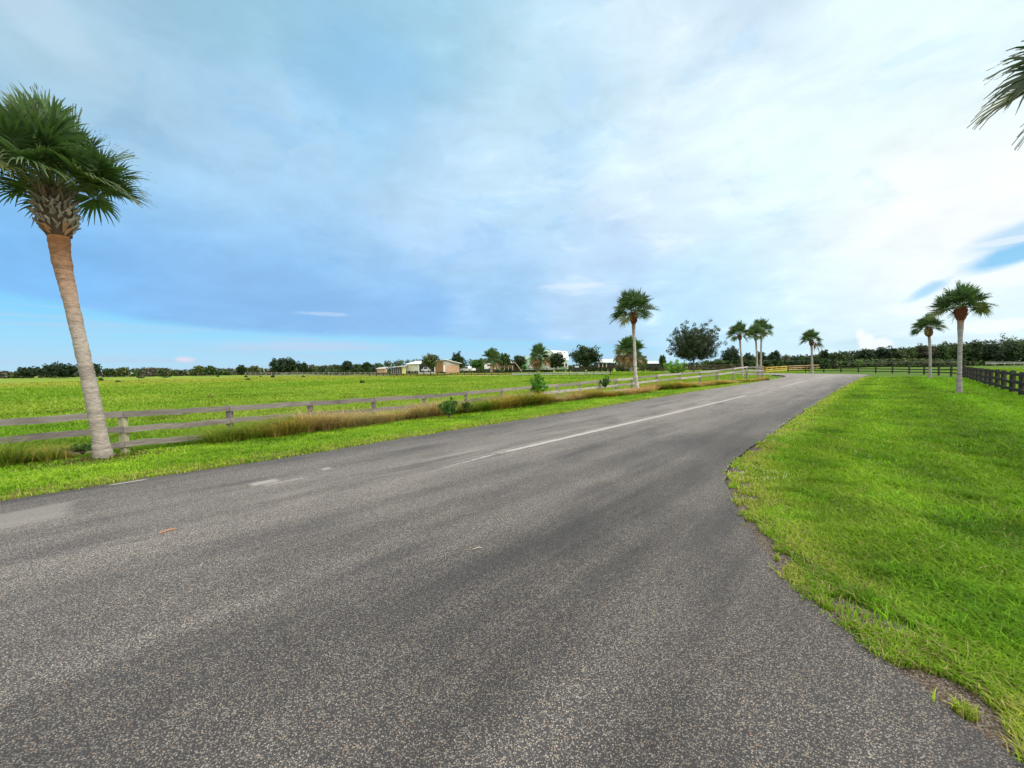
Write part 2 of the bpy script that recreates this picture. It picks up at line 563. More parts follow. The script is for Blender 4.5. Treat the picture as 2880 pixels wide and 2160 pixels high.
left_px = [(0, 1410), (160, 1386), (295, 1364), (520, 1329), (700, 1303), (900, 1272), (1120, 1235), (1297, 1207), (1500, 1176), (1700, 1143), (1860, 1117), (1980, 1097), (2115, 1077)]
right_px = [(2434, 1056.5), (2364, 1099 - 8), (2280, 1147 - 3), (2215, 1187), (2145, 1239), (2089, 1270), (2047, 1310), (2040, 1345), (2060, 1391), (2103, 1501), (2181, 1599), (2297, 1703), (2442, 1807), (2615, 1952)]
poly = [(-30, -19.1), (-14, -3.4)]
poly += [P2(*p) for p in left_px]
poly += [(37.6, 51.6), (40.2, 60.0), (39.5, 74.0), (36.0, 95.0), (38.5, 96.0), (43.0, 76.0), (48.5, 63.0), (50.5, 54.0), P2(*right_px[0])]
poly += [P2(*p) for p in right_px[1:]]
poly += [(2.02, 1.3), (2.05, -2), (2.1, -25), (-4, -25), (-4, -8), (-5.5, -4.8), (-9, -6.3), (-30, -27.6)]
poly = np.array(poly)


def resample(p, closed=True, step=0.12):
    q = np.vstack([p, p[:1]]) if closed else p
    out = []
    for a, b in zip(q[:-1], q[1:]):
        L = np.linalg.norm(b - a)
        d = max(0.0, min(np.hypot(*a), np.hypot(*b)))
        n = max(1, int(L / (step * max(1.0, d / 6))))
        for k in range(n):
            out.append(a + (b - a) * k / n)
    return np.array(out)


def chaikin(p, it=2):
    for _ in range(it):
        q = np.roll(p, -1, axis=0)
        p = np.stack([p * .75 + q * .25, p * .25 + q * .75], 1).reshape(-1, 2)
    return p


rim = resample(chaikin(poly, 2))
tn = np.roll(rim, -1, 0) - np.roll(rim, 1, 0)
tn = tn / (np.linalg.norm(tn, axis=1, keepdims=True) + 1e-9)
nr = np.stack([-tn[:, 1], tn[:, 0]], 1)
rag = (vnoise(rim[:, 0], rim[:, 1], 1.6, 1) - .5) * 0.06 + (vnoise(rim[:, 0], rim[:, 1], 7.0, 2) - .5) * 0.035 + (vnoise(rim[:, 0], rim[:, 1], 22.0, 6) - .5) * 0.03
rim_r = rim + nr * rag[:, None]


def inside(px, py, pg):
    r = np.zeros(len(px), bool)
    x0, y0 = pg[:, 0], pg[:, 1]
    x1, y1 = np.roll(x0, -1), np.roll(y0, -1)
    for a, b, c, d in zip(x0, y0, x1, y1):
        if b == d:
            continue
        m = ((b > py) != (d > py))
        r ^= m & (px < (c - a) * (py - b) / (d - b) + a)
    return r


coarse = chaikin(poly, 2)


def rim_dist(px, py):
    """distance to the road outline"""
    best = np.full(len(px), 1e9)
    q = np.vstack([coarse, coarse[:1]])
    for a, b in zip(q[:-1], q[1:]):
        ab = b - a
        L2 = ab @ ab
        if L2 < 1e-9:
            continue
        t = np.clip(((px - a[0]) * ab[0] + (py - a[1]) * ab[1]) / L2, 0, 1)
        best = np.minimum(best, (px - a[0] - t * ab[0]) ** 2 + (py - a[1] - t * ab[1]) ** 2)
    return np.sqrt(best)


# ground: one sheet out to the horizon
NA, NR = 420, 250
rr = np.concatenate([[0.0], np.geomspace(0.4, 4000, NR)])
aa = np.linspace(0, 2 * math.pi, NA, endpoint=False)
gx = np.concatenate([[0.0], (rr[1:, None] * np.sin(aa)[None]).ravel()])
gy = np.concatenate([[0.0], (rr[1:, None] * np.cos(aa)[None]).ravel()])
gz = zg(gx, gy)
ins = inside(gx, gy, coarse)
dist = rim_dist(gx, gy)
gz = np.where(ins, np.minimum(gz, -0.05), gz - 0.012 * (1 - sstep(0.0, 0.5, dist)))
idx = 1 + np.arange(NR * NA).reshape(NR, NA)
nx = np.roll(idx, -1, 1)
quads = np.stack([idx[:-1], idx[1:], nx[1:], nx[:-1]], -1).reshape(-1, 4)
tris = np.stack([np.zeros(NA, int), idx[0], nx[0]], -1)
n_f = (gx - FA[0]) * FN[0] + (gy - FA[1]) * FN[1]
soil = np.zeros((len(gx), 3))
edge_d = np.where(ins, 0, dist)
soil[:, 0] = 1 - sstep(0.06, 0.62, edge_d)                       # bare dirt by the road
soil[:, 1] = sstep(-0.2, 0.8, n_f) * (1 - sstep(0, 60, gx - gy * 0.9 + 20) * 0)  # pasture
soil[:, 2] = sstep(-2.0, -1.2, n_f) * (1 - sstep(0.2, 1.2, n_f)) * (1 - sstep(45, 60, np.hypot(gx, gy)))
gm, N, out = new_mat('ground_cover')
vc = N.node('ShaderNodeVertexColor', layer_name='Col').outputs[0]
sp = N.node('ShaderNodeSeparateColor')
N.put(sp.inputs[0], vc)
oc = N.node('ShaderNodeTexCoord').outputs['Object']
f1, _ = N.noise(oc, 0.22, 6, 0.62)
f2, _ = N.noise(oc, 9.0, 5, 0.7)
f3, _ = N.noise(N.mapping(oc, (1, 1, 1), (40, 3, 0)), 0.05, 4, 0.55)
verge = N.mix(f2, (0.045, 0.085, 0.012), (0.10, 0.19, 0.02))
past = N.mix(N.step(f1, 0.35, 0.65), (0.13, 0.22, 0.02), (0.25, 0.31, 0.045))
past = N.mix(N.step(f3, 0.5, 0.68), past, (0.15, 0.25, 0.025))
past = N.mix(1.0, past, N.mix(f2, (.6, .6, .6), (1.35, 1.35, 1.35)), 'MULTIPLY')
f4, _ = N.noise(oc, 70.0, 4, 0.7)
gv = N.node('ShaderNodeTexVoronoi')
N.put(gv.inputs['Vector'], oc)
gv.inputs['Scale'].default_value = 140
gs = N.node('ShaderNodeSeparateColor')
N.put(gs.inputs[0], gv.outputs['Color'])
dirt = N.mix(N.step(f4, 0.3, 0.7), (0.025, 0.019, 0.014), (0.17, 0.13, 0.095))
dirt = N.mix(N.step(gs.outputs[0], 0.72, 0.76), dirt, (0.22, 0.20, 0.17))
thatch = N.mix(f2, (0.06, 0.05, 0.02), (0.24, 0.17, 0.08))
c = N.mix(sp.outputs[1], verge, past)
c = N.mix(sp.outputs[2], c, thatch)
c = N.mix(N.step(N.math('ADD', sp.outputs[0], N.math('MULTIPLY', N.math('SUBTRACT', f2, 0.5), 0.8)), 0.4, 0.75), c, dirt)
p = N.node('ShaderNodeBsdfPrincipled')
N.put(p.inputs['Base Color'], c)
p.inputs['Roughness'].default_value = 0.95
p.inputs['Specular IOR Level'].default_value = 0.1
bp = N.node('ShaderNodeBump')
bp.inputs['Strength'].default_value = 0.6
bp.inputs['Distance'].default_value = 0.05
N.put(bp.inputs['Height'], N.math('ADD', f2, N.math('MULTIPLY', f4, 0.4)))
N.put(p.inputs['Normal'], bp.outputs[0])
N.t.links.new(p.outputs[0], out.inputs[0])
g_ob = fast_mesh('ground', np.stack([gx, gy, gz], 1), np.concatenate([quads.ravel(), tris.ravel()]),
                 np.concatenate([np.full(len(quads), 4), np.full(len(tris), 3)]), soil, gm)
g_ob.data.polygons.foreach_set('use_smooth', [True] * len(g_ob.data.polygons))
tag(g_ob, 'flat grassy ground running out to the horizon', 'ground', kind='structure')

# road sheet with a broken edge
nrim = len(rim_r)
drop = 0.06
rv = np.vstack([np.column_stack([rim_r, np.full(nrim, 0.004)]), np.column_stack([rim_r + 0.02 * (-nr), np.full(nrim, -drop)])])
me = bpy.data.meshes.new('road')
skirt = [(i, i + nrim, (i + 1) % nrim + nrim, (i + 1) % nrim) for i in range(nrim)]
me.from_pydata(rv.tolist(), [], [tuple(range(nrim))] + skirt)
rm, N, out = new_mat('chip_seal_asphalt')
oc = N.node('ShaderNodeTexCoord').outputs['Object']
se = N.node('ShaderNodeSeparateXYZ')
N.put(se.inputs[0], oc)
lat = N.math('SUBTRACT', N.math('ADD', N.math('MULTIPLY', se.outputs[0], -0.714), N.math('MULTIPLY', se.outputs[1], 0.70)), 5.25)   # across the road, 0 on the centre line
alo = N.math('ADD', N.math('MULTIPLY', se.outputs[0], 0.70), N.math('MULTIPLY', se.outputs[1], 0.714))
cl = N.node('ShaderNodeCombineXYZ')
N.put(cl.inputs[0], alo)
N.put(cl.inputs[1], lat)
LA = cl.outputs[0]
vo = N.node('ShaderNodeTexVoronoi')
N.put(vo.inputs['Vector'], oc)
vo.inputs['Scale'].default_value = 150
vo.inputs['Randomness'].default_value = 1.0
sc_ = N.node('ShaderNodeSeparateColor')
N.put(sc_.inputs[0], vo.outputs['Color'])
stone = N.node('ShaderNodeValToRGB')
N.put(stone.inputs[0], sc_.outputs[0])
sr_ = stone.color_ramp
sr_.interpolation = 'CONSTANT'
sr_.elements[0].position, sr_.elements[0].color = 0.0, (0.020, 0.020, 0.024, 1)
sr_.elements[1].position, sr_.elements[1].color = 0.22, (0.06, 0.058, 0.06, 1)
for pos, cc in ((0.42, (0.12, 0.115, 0.11)), (0.60, (0.22, 0.20, 0.175)), (0.76, (0.29, 0.265, 0.23)), (0.88, (0.36, 0.32, 0.25)), (0.955, (0.44, 0.42, 0.39)), (0.985, (0.34, 0.19, 0.10))):
    e_ = sr_.elements.new(pos)
    e_.color = cc + (1,)
pit = N.step(vo.outputs['Distance'], 0.42, 0.62)
ac = N.mix(pit, stone.outputs[0], (0.022, 0.022, 0.025))
ac = N.mix(0.22, ac, (0.120, 0.117, 0.112))
# wear: wheel tracks, pale centre, dark sealed edges, blotches
b1, _ = N.noise(LA, 0.55, 6, 0.62)
b2, _ = N.noise(N.mapping(LA, (0.12, 1.6, 1)), 1.0, 5, 0.6)
b3, _ = N.noise(N.mapping(LA, (0.35, 3.2, 1), (5, 1, 0)), 1.3, 6, 0.65)
alat = N.math('ABSOLUTE', lat)
near_c = N.math('MULTIPLY', N.step(lat, -1.6, -0.1), N.step(lat, 2.4, 1.0))
edge_k = N.step(alat, 1.9, 2.8)
wear = N.math('ADD', N.math('MULTIPLY', near_c, 0.35), N.math('MULTIPLY', N.math('SUBTRACT', b2, 0.5), 2.6))
wear = N.math('ADD', wear, N.math('MULTIPLY', N.math('SUBTRACT', b1, 0.5), 1.3))
wear = N.math('ADD', wear, N.math('MULTIPLY', edge_k, -0.45))
farw = N.step(alo, 5, 30)
wear = N.math('ADD', wear, N.math('MULTIPLY', farw, 0.30))
fac = N.math('MAXIMUM', N.math('ADD', N.math('MULTIPLY', wear, 0.5), 0.80), 0.3)
ac = N.mix(1.0, ac, N.vm('SCALE', (1.0, 0.985, 0.97), scale=fac), 'MULTIPLY')
ac = N.mix(1.0, ac, (1.50, 1.455, 1.385), 'MULTIPLY')
dusty = N.mix(b3, (0.20, 0.18, 0.155), (0.32, 0.295, 0.26))
# pale sand caught beside the centre stripe and along the far half of the road
sandy = N.math('MULTIPLY', N.step(N.math('ABSOLUTE', N.math('SUBTRACT', lat, 0.3)), 1.0, 0.1), N.step(b3, 0.42, 0.72))
sandy = N.math('MULTIPLY', sandy, N.step(alo, -1.0, 4.0))
ac = N.mix(N.math('MULTIPLY', sandy, 0.7), ac, dusty)
ac = N.mix(N.math('MULTIPLY', N.math('MULTIPLY', N.step(alo, 4, 40), N.step(lat, -2.2, 0.4)), 0.5), ac, dusty)
ac = N.mix(N.math('MULTIPLY', N.step(alo, 45, 75), 0.5), ac, dusty)
st_, _ = N.noise(N.mapping(LA, (0.5, 2.2, 1), (11, 4, 0)), 0.9, 5, 0.6)
ac = N.mix(N.math('MULTIPLY', N.step(st_, 0.48, 0.70), 0.46), ac, (0.030, 0.029, 0.031))
# old patch at the left: paler square of newer mix, and two bright scuffs


def patch(cx, cy, ra, rl, soft=0.25):
    u = N.math('DIVIDE', N.math('SUBTRACT', alo, cx), ra)
    v_ = N.math('DIVIDE', N.math('SUBTRACT', lat, cy), rl)
    r_ = N.math('MAXIMUM', N.math('ABSOLUTE', u), N.math('ABSOLUTE', v_))
    return N.step(N.math('ADD', r_, N.math('MULTIPLY', N.math('SUBTRACT', b1, 0.5), 0.9)), 1.0 + soft, 1.0 - soft)


def la(px, py):
    g = gnd(px, py)
    return 0.70 * g.x + 0.714 * g.y, -0.714 * g.x + 0.70 * g.y - 5.25


for px_, py_, ra, rl, k in ((25, 1462, .42, .36, .42), (745, 1357, .16, .09, .8), (805, 1354, .25, .05, .5), (917, 1319, .07, .07, .7), (365, 1356, .19, .028, 1.0), (1440, 1560, .2, .1, 0)):
    a0, l0 = la(px_, py_)
    ac = N.mix(N.math('MULTIPLY', patch(a0, l0, ra, rl), k), ac, N.mix(b3, (0.24, 0.225, 0.20), (0.40, 0.375, 0.33)))
p = N.node('ShaderNodeBsdfPrincipled')
N.put(p.inputs['Base Color'], ac)
N.put(p.inputs['Roughness'], N.math('ADD', 0.62, N.math('MULTIPLY', b1, 0.2)))
p.inputs['Specular IOR Level'].default_value = 0.35
bp = N.node('ShaderNodeBump')
bp.inputs['Strength'].default_value = 0.9
bp.inputs['Distance'].default_value = 0.004
N.put(bp.inputs['Height'], N.math('SUBTRACT', 1.0, vo.outputs['Distance']))
N.put(p.inputs['Normal'], bp.outputs[0])
N.t.links.new(p.outputs[0], out.inputs[0])
road = link_mesh('road', me, rm)
tag(road, 'worn grey asphalt road curving away to the right', 'road', kind='structure')

# centre stripe: worn long line then two dashes, each a thin sheet 4 mm above the road
pm, N, out = new_mat('worn_road_paint')
oc = N.node('ShaderNodeTexCoord').outputs['Object']
vcol = N.node('ShaderNodeVertexColor', layer_name='Col').outputs[0]
q1, _ = N.noise(oc, 26.0, 4, 0.65)
q2, _ = N.noise(oc, 2.5, 4, 0.6)
q3, _ = N.noise(oc, 110.0, 2, 0.5)
sepc = N.node('ShaderNodeSeparateColor')
N.put(sepc.inputs[0], vcol)
cover = N.math('ADD', N.math('ADD', N.math('MULTIPLY', q1, 0.55), N.math('MULTIPLY', q2, 0.75)), N.math('SUBTRACT', sepc.outputs[0], 1.12))
cover = N.math('ADD', cover, N.math('MULTIPLY', N.math('SUBTRACT', q3, 0.5), 0.5))
p = N.node('ShaderNodeBsdfPrincipled')
N.put(p.inputs['Base Color'], N.mix(q1, (0.30, 0.285, 0.255), (0.46, 0.44, 0.405)))
p.inputs['Roughness'].default_value = 0.8
tr = N.node('ShaderNodeBsdfTransparent')
mx = N.node('ShaderNodeMixShader')
N.put(mx.inputs[0], N.step(cover, -0.06, 0.2, 0, 0.86))
N.t.links.new(tr.outputs[0], mx.inputs[1])
N.t.links.new(p.outputs[0], mx.inputs[2])
N.t.links.new(mx.outputs[0], out.inputs[0])


def stripe(name, pxs, w0, fades, label):
    pts = np.array([P2(*q) for q in pxs])
    m = MB()
    vs, cs, fs = [], [], []
    n = 40
    cum = np.concatenate([[0], np.cumsum(np.linalg.norm(np.diff(pts, axis=0), axis=1))])
    for i in range(n + 1):
        t = i / n
        s = t * cum[-1]
        x, y = np.interp(s, cum, pts[:, 0]), np.interp(s, cum, pts[:, 1])
        d = np.array([0.70, 0.714])
        nn = np.array([-d[1], d[0]])
        f = np.interp(t, [q[0] for q in fades], [q[1] for q in fades])
        for k, e in ((-1, -.38), (-.4, 0), (.4, 0), (1, -.38)):
            q = np.array([x, y]) + nn * k * w0 * 0.5
            vs.append((q[0], q[1], 0.009))
            cs.append((f + e,) * 3)
    for i in range(n):
        for k in range(3):
            a = i * 4 + k
            fs.append((a, a + 4, a + 5, a + 1))
    m.add(vs, fs, np.array(cs))
    o = m.build(name, pm)
    tag(o, label, 'road marking', kind='structure')


stripe('road_marking', [(905, 1425), (1100, 1358), (1200, 1329.6), (1287, 1306), (1373, 1283.5), (1468, 1261), (1562, 1239), (1721, 1202), (1869, 1167.5), (2000, 1136.5), (2098, 1113)], 0.17,
       [(0, .2), (.06, .38), (.14, .62), (.22, .86), (.4, .95), (1, .92)], 'long worn white centre stripe starting faint in the foreground')
stripe('road_marking', [(2199, 1088), (2271.6, 1071)], 0.17, [(0, .95), (1, .95)], 'short white dash beyond the end of the long centre stripe')
stripe('road_marking', [(2305.5, 1063.3), (2341.7, 1055.6)], 0.2, [(0, .9), (1, .8)], 'farthest short white dash where the road bends away')

# ------------------------------------------------------------------ grass
def lerp_col(a, b, t):
    return np.asarray(a)[None] * (1 - t[:, None]) + np.asarray(b)[None] * t[:, None]


def blades(name, x, y, h, wd, col, lean, mat, label, curl=0.5, zoff=0.0):
    """every blade: a bent strip of one quad and one triangle"""
    n = len(x)
    z = zg(x, y) + zoff
    th = rng.uniform(0, 2 * math.pi, n)
    dirx, diry = np.cos(th), np.sin(th)
    th2 = th + math.pi / 2 + rng.normal(0, .5, n)
    wx, wy = np.cos(th2) * wd / 2, np.sin(th2) * wd / 2
    l1 = lean * h * 0.4
    l2 = lean * h * (1 + curl)
    b0 = np.stack([x - wx, y - wy, z - 0.02], 1)
    b1 = np.stack([x + wx, y + wy, z - 0.02], 1)
    mx, my, mz = x + dirx * l1, y + diry * l1, z + h * 0.6
    m0 = np.stack([mx - wx * .75, my - wy * .75, mz], 1)
    m1 = np.stack([mx + wx * .75, my + wy * .75, mz], 1)
    tp = np.stack([x + dirx * l2, y + diry * l2, z + h * np.maximum(0.75, 1 - 0.25 * lean * curl)], 1)
    verts = np.stack([b0, b1, m1, m0, tp], 1).reshape(-1, 3)
    base = np.arange(n)[:, None] * 5
    lp = (base + np.array([0, 1, 2, 3, 3, 2, 4])[None]).ravel()
    sizes = np.tile([4, 3], n)
    cols = np.repeat(np.clip(col, 0.002, 1), 5, axis=0)
    o = fast_mesh(name, verts, lp, sizes, cols, mat)
    tag(o, label, 'grass', kind='stuff')
    return o


def polar(n, r0, r1, a0, a1, power):
    """random points, thinning out with the distance"""
    u = rng.random(n)
    if abs(power - 1) < 1e-6:
        r = r0 * (r1 / r0) ** u
    else:
        q = 1 - power
        r = (r0 ** q + u * (r1 ** q - r0 ** q)) ** (1 / q)
    a = np.radians(rng.uniform(a0, a1, n))
    return r * np.sin(a), r * np.cos(a), r


G_LIGHT, G_MID, G_DARK, G_YEL, G_STRAW = (0.30, 0.43, 0.035), (0.185, 0.335, 0.016), (0.080, 0.175, 0.010), (0.40, 0.43, 0.07), (0.36, 0.30, 0.13)
# mown verges
x, y, r = polar(1500000, 1.35, 60, -64, 66, 0.85)
ins_ = inside(x, y, coarse)
d = rim_dist(x, y)
keep = ~ins_ | (ins_ & (d < 0.07 * vnoise(x, y, 5, 24)) & (rng.random(len(x)) < .5))
x, y, r, d = x[keep], y[keep], r[keep], d[keep]
n_f = (x - FA[0]) * FN[0] + (y - FA[1]) * FN[1]
rgt = (0.70 * x - 0.714 * y) > -3.0
# ragged grass line along the asphalt
lim = np.where(rgt & (r < 7), -0.07 + 0.62 * fbm(x, y, 1.3, 21) ** 2 + 0.16 * (vnoise(x, y, 9, 22) - .4), 0.0 + 0.09 * vnoise(x, y, 3, 23))
bare = rgt & (r < 9) & (d < 0.4) & (fbm(x, y, 1.7, 31) < 0.38) & (rng.random(len(x)) < 0.85)
keep = (d > lim) & ~bare & (n_f < 0.0) & ~((~rgt) & (n_f > -1.6) & (rng.random(len(x)) < 0.75))
x, y, r, d, rgt = x[keep], y[keep], r[keep], d[keep], rgt[keep]
n = len(x)
clump = fbm(x, y, 1.1, 40)
big = fbm(x, y, 0.28, 44)
t = np.clip(clump * 1.7 - 0.35 + rng.normal(0, .16, n), 0, 1)
col = lerp_col(G_DARK, G_MID, t)
t2 = np.clip(fbm(x, y, .7, 50) * 2.2 - 0.7 + rng.normal(0, .2, n), 0, 1)
col = col * (1 - t2[:, None]) + lerp_col(G_MID, G_LIGHT, t) * t2[:, None]
yel = np.clip((1 - sstep(0.2, 0.9, d)) * (vnoise(x, y, 1.6, 51) > .30) * .95 + (big > .62) * .25, 0, 1) * rng.random(n) * np.where(rgt, 1, .6)
col = col * (1 - yel[:, None]) + np.asarray(G_YEL)[None] * yel[:, None]
dead = rng.random(n) < (0.035 + 0.24 * (1 - sstep(0.1, 0.7, d)))
col[dead] = np.asarray(G_STRAW)[None] * rng.uniform(.6, 1.2, dead.sum())[:, None]
weed = (vnoise(x, y, 1.9, 55) > .70) & (rng.random(n) < .5) & rgt
col[weed] = np.asarray((0.19, 0.36, 0.02)) * rng.uniform(.7, 1.4, weed.sum())[:, None]
deep = sstep(2.2, 4.5, d + 1.2 * (fbm(x, y, .5, 57) - .5)) * rgt
col = col * (1 - .75 * deep[:, None]) + np.asarray((0.155, 0.305, 0.012))[None] * (.75 * deep * rng.uniform(.75, 1.3, n))[:, None]
band = np.exp(-((d - 3.3 - .6 * (fbm(x, y, .4, 58) - .5)) / .5) ** 2) * rgt * sstep(6, 9, r)
col *= (1 - .35 * band)[:, None]
tuft = (vnoise(x, y, 3.1, 59) > .74) & (rng.random(n) < .8)
col[tuft] *= np.asarray((.78, .88, .7))
col *= (1 + .10 * np.sin(d * 2 * math.pi / 1.5 + 1.5 * fbm(x, y, .2, 60)) * rgt)[:, None]
col *= np.where(rgt, 1.10, 1.26)[:, None]
for bx_, by_ in ((-8.18, 7.73), (7.8, 24.0), (22.6, 19.5), (40.0, 36.7)):  # brown debris at the palm feet, also coloured in as contact shade
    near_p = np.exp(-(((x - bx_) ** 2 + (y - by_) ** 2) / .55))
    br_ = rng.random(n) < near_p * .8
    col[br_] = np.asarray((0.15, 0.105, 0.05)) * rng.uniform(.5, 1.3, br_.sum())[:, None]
col *= rng.uniform(.7, 1.3, n)[:, None]
h = (0.026 + 0.036 * rng.random(n)) * (0.7 + 0.8 * clump) * (1 + 0.35 * sstep(6, 25, r))
h *= np.where(rgt, 1 + 0.6 * sstep(1.0, 4.0, d), 1.1)
h *= np.where(d < .25, .7, 1)
h *= np.where(tuft, 1.45, 1)
wd = 0.0030 * (1 + r / 2.4) * rng.uniform(.7, 1.4, n)
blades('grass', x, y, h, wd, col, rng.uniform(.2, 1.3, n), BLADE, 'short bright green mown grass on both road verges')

# small white clover heads in the verge: tiny and past counting
x, y, r = polar(1500, 6.0, 14, 26, 50, 0.9)
keep = ~inside(x, y, coarse) & (fbm(x, y, .8, 61) > .56)
x, y, r = x[keep], y[keep], r[keep]
keep = rim_dist(x, y) < 1.7
x, y, r = x[keep], y[keep], r[keep]
n = len(x)
fl = blades('clover_flowers', x, y, np.full(n, .008), 0.006 + 0.0005 * r, np.tile((0.62, 0.64, 0.55), (n, 1)), np.full(n, .3), BLADE, 'tiny white clover heads scattered through the right verge', zoff=0.055)

# pasture beyond the old fence, and the paddock beyond the black fence
x, y, r = polar(520000, 9, 150, -62, 62, 1.15)
n_f = (x - FA[0]) * FN[0] + (y - FA[1]) * FN[1]
s_r = 0.70 * x - 0.714 * y
RA, RB = np.array([24.3, 18.3]), np.array([47.8, 40.7])
rd = (RB - RA) / np.linalg.norm(RB - RA)
n_r = -((x - RA[0]) * -rd[1] + (y - RA[1]) * rd[0])
keep = (n_f > -0.1) & ((x - 1.55 * y) < 40) & ((n_f < 900) & (s_r < -8)) | (n_r > 0.1) & (x > 20)
keep &= ~inside(x, y, coarse)
x, y, r, n_f = x[keep], y[keep], r[keep], n_f[keep]
n = len(x)
t = np.clip(fbm(x, y, .10, 70) * 2.2 - .6 + rng.normal(0, .15, n), 0, 1)
col = lerp_col((0.145, 0.285, 0.016), (0.29, 0.385, 0.05), t)
st2 = sstep(.5, .7, fbm(x * .12 + y * .05, y * .5, .5, 91))
col = col * (1 - .45 * st2[:, None]) + np.asarray((0.33, 0.40, 0.06))[None] * .45 * st2[:, None]
t = np.clip(fbm(x * .4, y, .35, 73) * 2 - .6, 0, 1)
col = col * (1 - .5 * t[:, None]) + np.asarray((0.19, 0.34, 0.025))[None] * .5 * t[:, None]
farm = sstep(70, 120, r) * (x < 0)
col = col * (1 - .6 * farm[:, None]) + np.asarray((0.44, 0.41, 0.08))[None] * .6 * farm[:, None]
dk = vnoise(x, y, .9, 75) > .72
col[dk] *= .72
col *= rng.uniform(.75, 1.25, n)[:, None]
h = (0.10 + 0.13 * rng.random(n)) * (0.6 + 0.8 * fbm(x, y, .5, 77))
h = np.where(n_f > -.2, h, h * .6)
wd = 0.006 * (1 + r / 3.5) * rng.uniform(.7, 1.4, n)
blades('pasture_grass', x, y, h, wd, col, rng.uniform(.2, .9, n), BLADE, 'wide yellow green pasture behind the old fence')

# rank tall grass in the ditch along the old fence
K = 2900
al = np.concatenate([rng.uniform(-6, 28, K), rng.uniform(28, 46, 1000)])
off = rng.uniform(-1.75, -0.15, len(al)) + (vnoise(al, al * 0, .4, 80) - .5) * .5
FP = np.array([FA + FD * a if a < FL else FB + (FC - FB) / np.linalg.norm(FC - FB) * (a - FL) for a in al])
tx, ty = FP[:, 0] + FN[0] * off, FP[:, 1] + FN[1] * off
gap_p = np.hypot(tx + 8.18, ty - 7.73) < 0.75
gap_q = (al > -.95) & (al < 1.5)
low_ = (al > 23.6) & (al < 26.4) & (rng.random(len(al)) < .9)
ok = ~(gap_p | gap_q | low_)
tx, ty, al, off = tx[ok], ty[ok], al[ok], off[ok]
nb = 46
n = len(tx) * nb
cx, cy = np.repeat(tx, nb) + rng.normal(0, .07, n), np.repeat(ty, nb) + rng.normal(0, .07, n)
tone = vnoise(np.repeat(al, nb), np.repeat(off, nb) * 1.5, 1.5, 83)
tone2 = vnoise(np.repeat(al, nb), np.repeat(off, nb), .35, 85)
golden = np.clip(tone * 2.0 - .62 + .55 * sstep(9, 22, np.repeat(al, nb)) - .1 + np.repeat(rng.normal(0, .26, len(tx)), nb) + rng.normal(0, .2, n), 0, 1)
col = lerp_col((0.17, 0.26, 0.025), (0.50, 0.34, 0.085), golden)
pk = tone2 > .64
col[pk] = col[pk] * .4 + np.asarray((0.58, 0.40, 0.24)) * .6
col *= rng.uniform(.6, 1.35, n)[:, None]
th_ = np.repeat(rng.uniform(.26, .66, len(tx)) * (0.55 + 0.95 * vnoise(al, off, .7, 88)), nb)
th_ = th_ * (1 - .35 * sstep(26, 34, np.repeat(al, nb)))
h = th_ * rng.uniform(.55, 1.1, n)
rad_ = np.hypot(cx, cy)
wd = 0.006 * (1 + rad_ / 9) * rng.uniform(.7, 1.3, n)
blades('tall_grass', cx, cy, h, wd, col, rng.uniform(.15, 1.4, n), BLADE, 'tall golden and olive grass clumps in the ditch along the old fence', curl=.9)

# ------------------------------------------------------------------ cabbage palms
TRUNK = plain('palm_trunk', (1, 1, 1), 0.92, 0.42, 11.0, stretch=(1.0, 1.0, 3.4), bump=1.0, spec=0.15, use_col=True, stain=None)
BOOT = plain('palm_boot', (1, 1, 1), 0.9, 0.28, 14.0, stretch=(2, 2, .7), bump=0.6, spec=0.15, use_col=True)


def frond(m, hub, d, R, r_, tone, nleaf=42, droop=0.55, fold=0.35, nseg=5, wide=1.0):
    """one costapalmate fan leaf; d = direction of the midrib"""
    d = Vector(d).normalized()
    s = d.cross(Vector((0, 0, 1)))
    if s.length < 1e-3:
        s = Vector((1, 0, 0))
    s.normalize()
    roll = r_.normal(0, .6)
    up = s.cross(d).normalized()
    s, up = (s * math.cos(roll) + up * math.sin(roll)), (up * math.cos(roll) - s * math.sin(roll))
    ths = np.linspace(-1, 1, nleaf)
    for u in ths:
        th = math.radians(148) * u
        L = R * (0.66 + 0.34 * math.cos(th * .6)) * r_.uniform(.86, 1.1)
        dirn = d * math.cos(th) + s * math.sin(th)
        side = -d * math.sin(th) + s * math.cos(th)
        base = hub + d * (0.30 * R * (1 - abs(u)) ** 0.8)
        lift = up * (fold * abs(math.sin(th)))
        dirn = (dirn + lift + Vector(r_.normal(0, .045, 3))).normalized()
        wv = L * math.radians(296) / nleaf * 0.5 * wide
        pts = []
        dr = droop * r_.uniform(.75, 1.3)
        for k in range(nseg + 1):
            t = k / nseg
            p = base + dirn * (L * t * (1 - .12 * dr * t * t)) - Vector((0, 0, 1)) * (dr * L * (0.12 * t ** 2 + .42 * t ** 4))
            wk = wv * min(t / .34, 1.0) if t < .36 else wv * (1 - (t - .34) / .66) ** 1.15
            pts.append((p, max(wk, 0.0012)))
        vs = []
        kink = up * wv * .5 * (1 if int(u * 100) % 2 else -1)
        for p, wk in pts:
            vs += [tuple(p - side * wk + kink * .3), tuple(p + side * wk - kink * .3)]
        fs = [(2 * k, 2 * k + 1, 2 * k + 3, 2 * k + 2) for k in range(nseg)]
        c = np.clip(np.asarray(tone) * r_.uniform(.75, 1.25), 0, 1)
        cs = np.tile(c, (len(vs), 1))
        cs[-2:] = c * .55 + np.asarray((.22, .19, .07)) * .45
        m.add(vs, fs, cs)


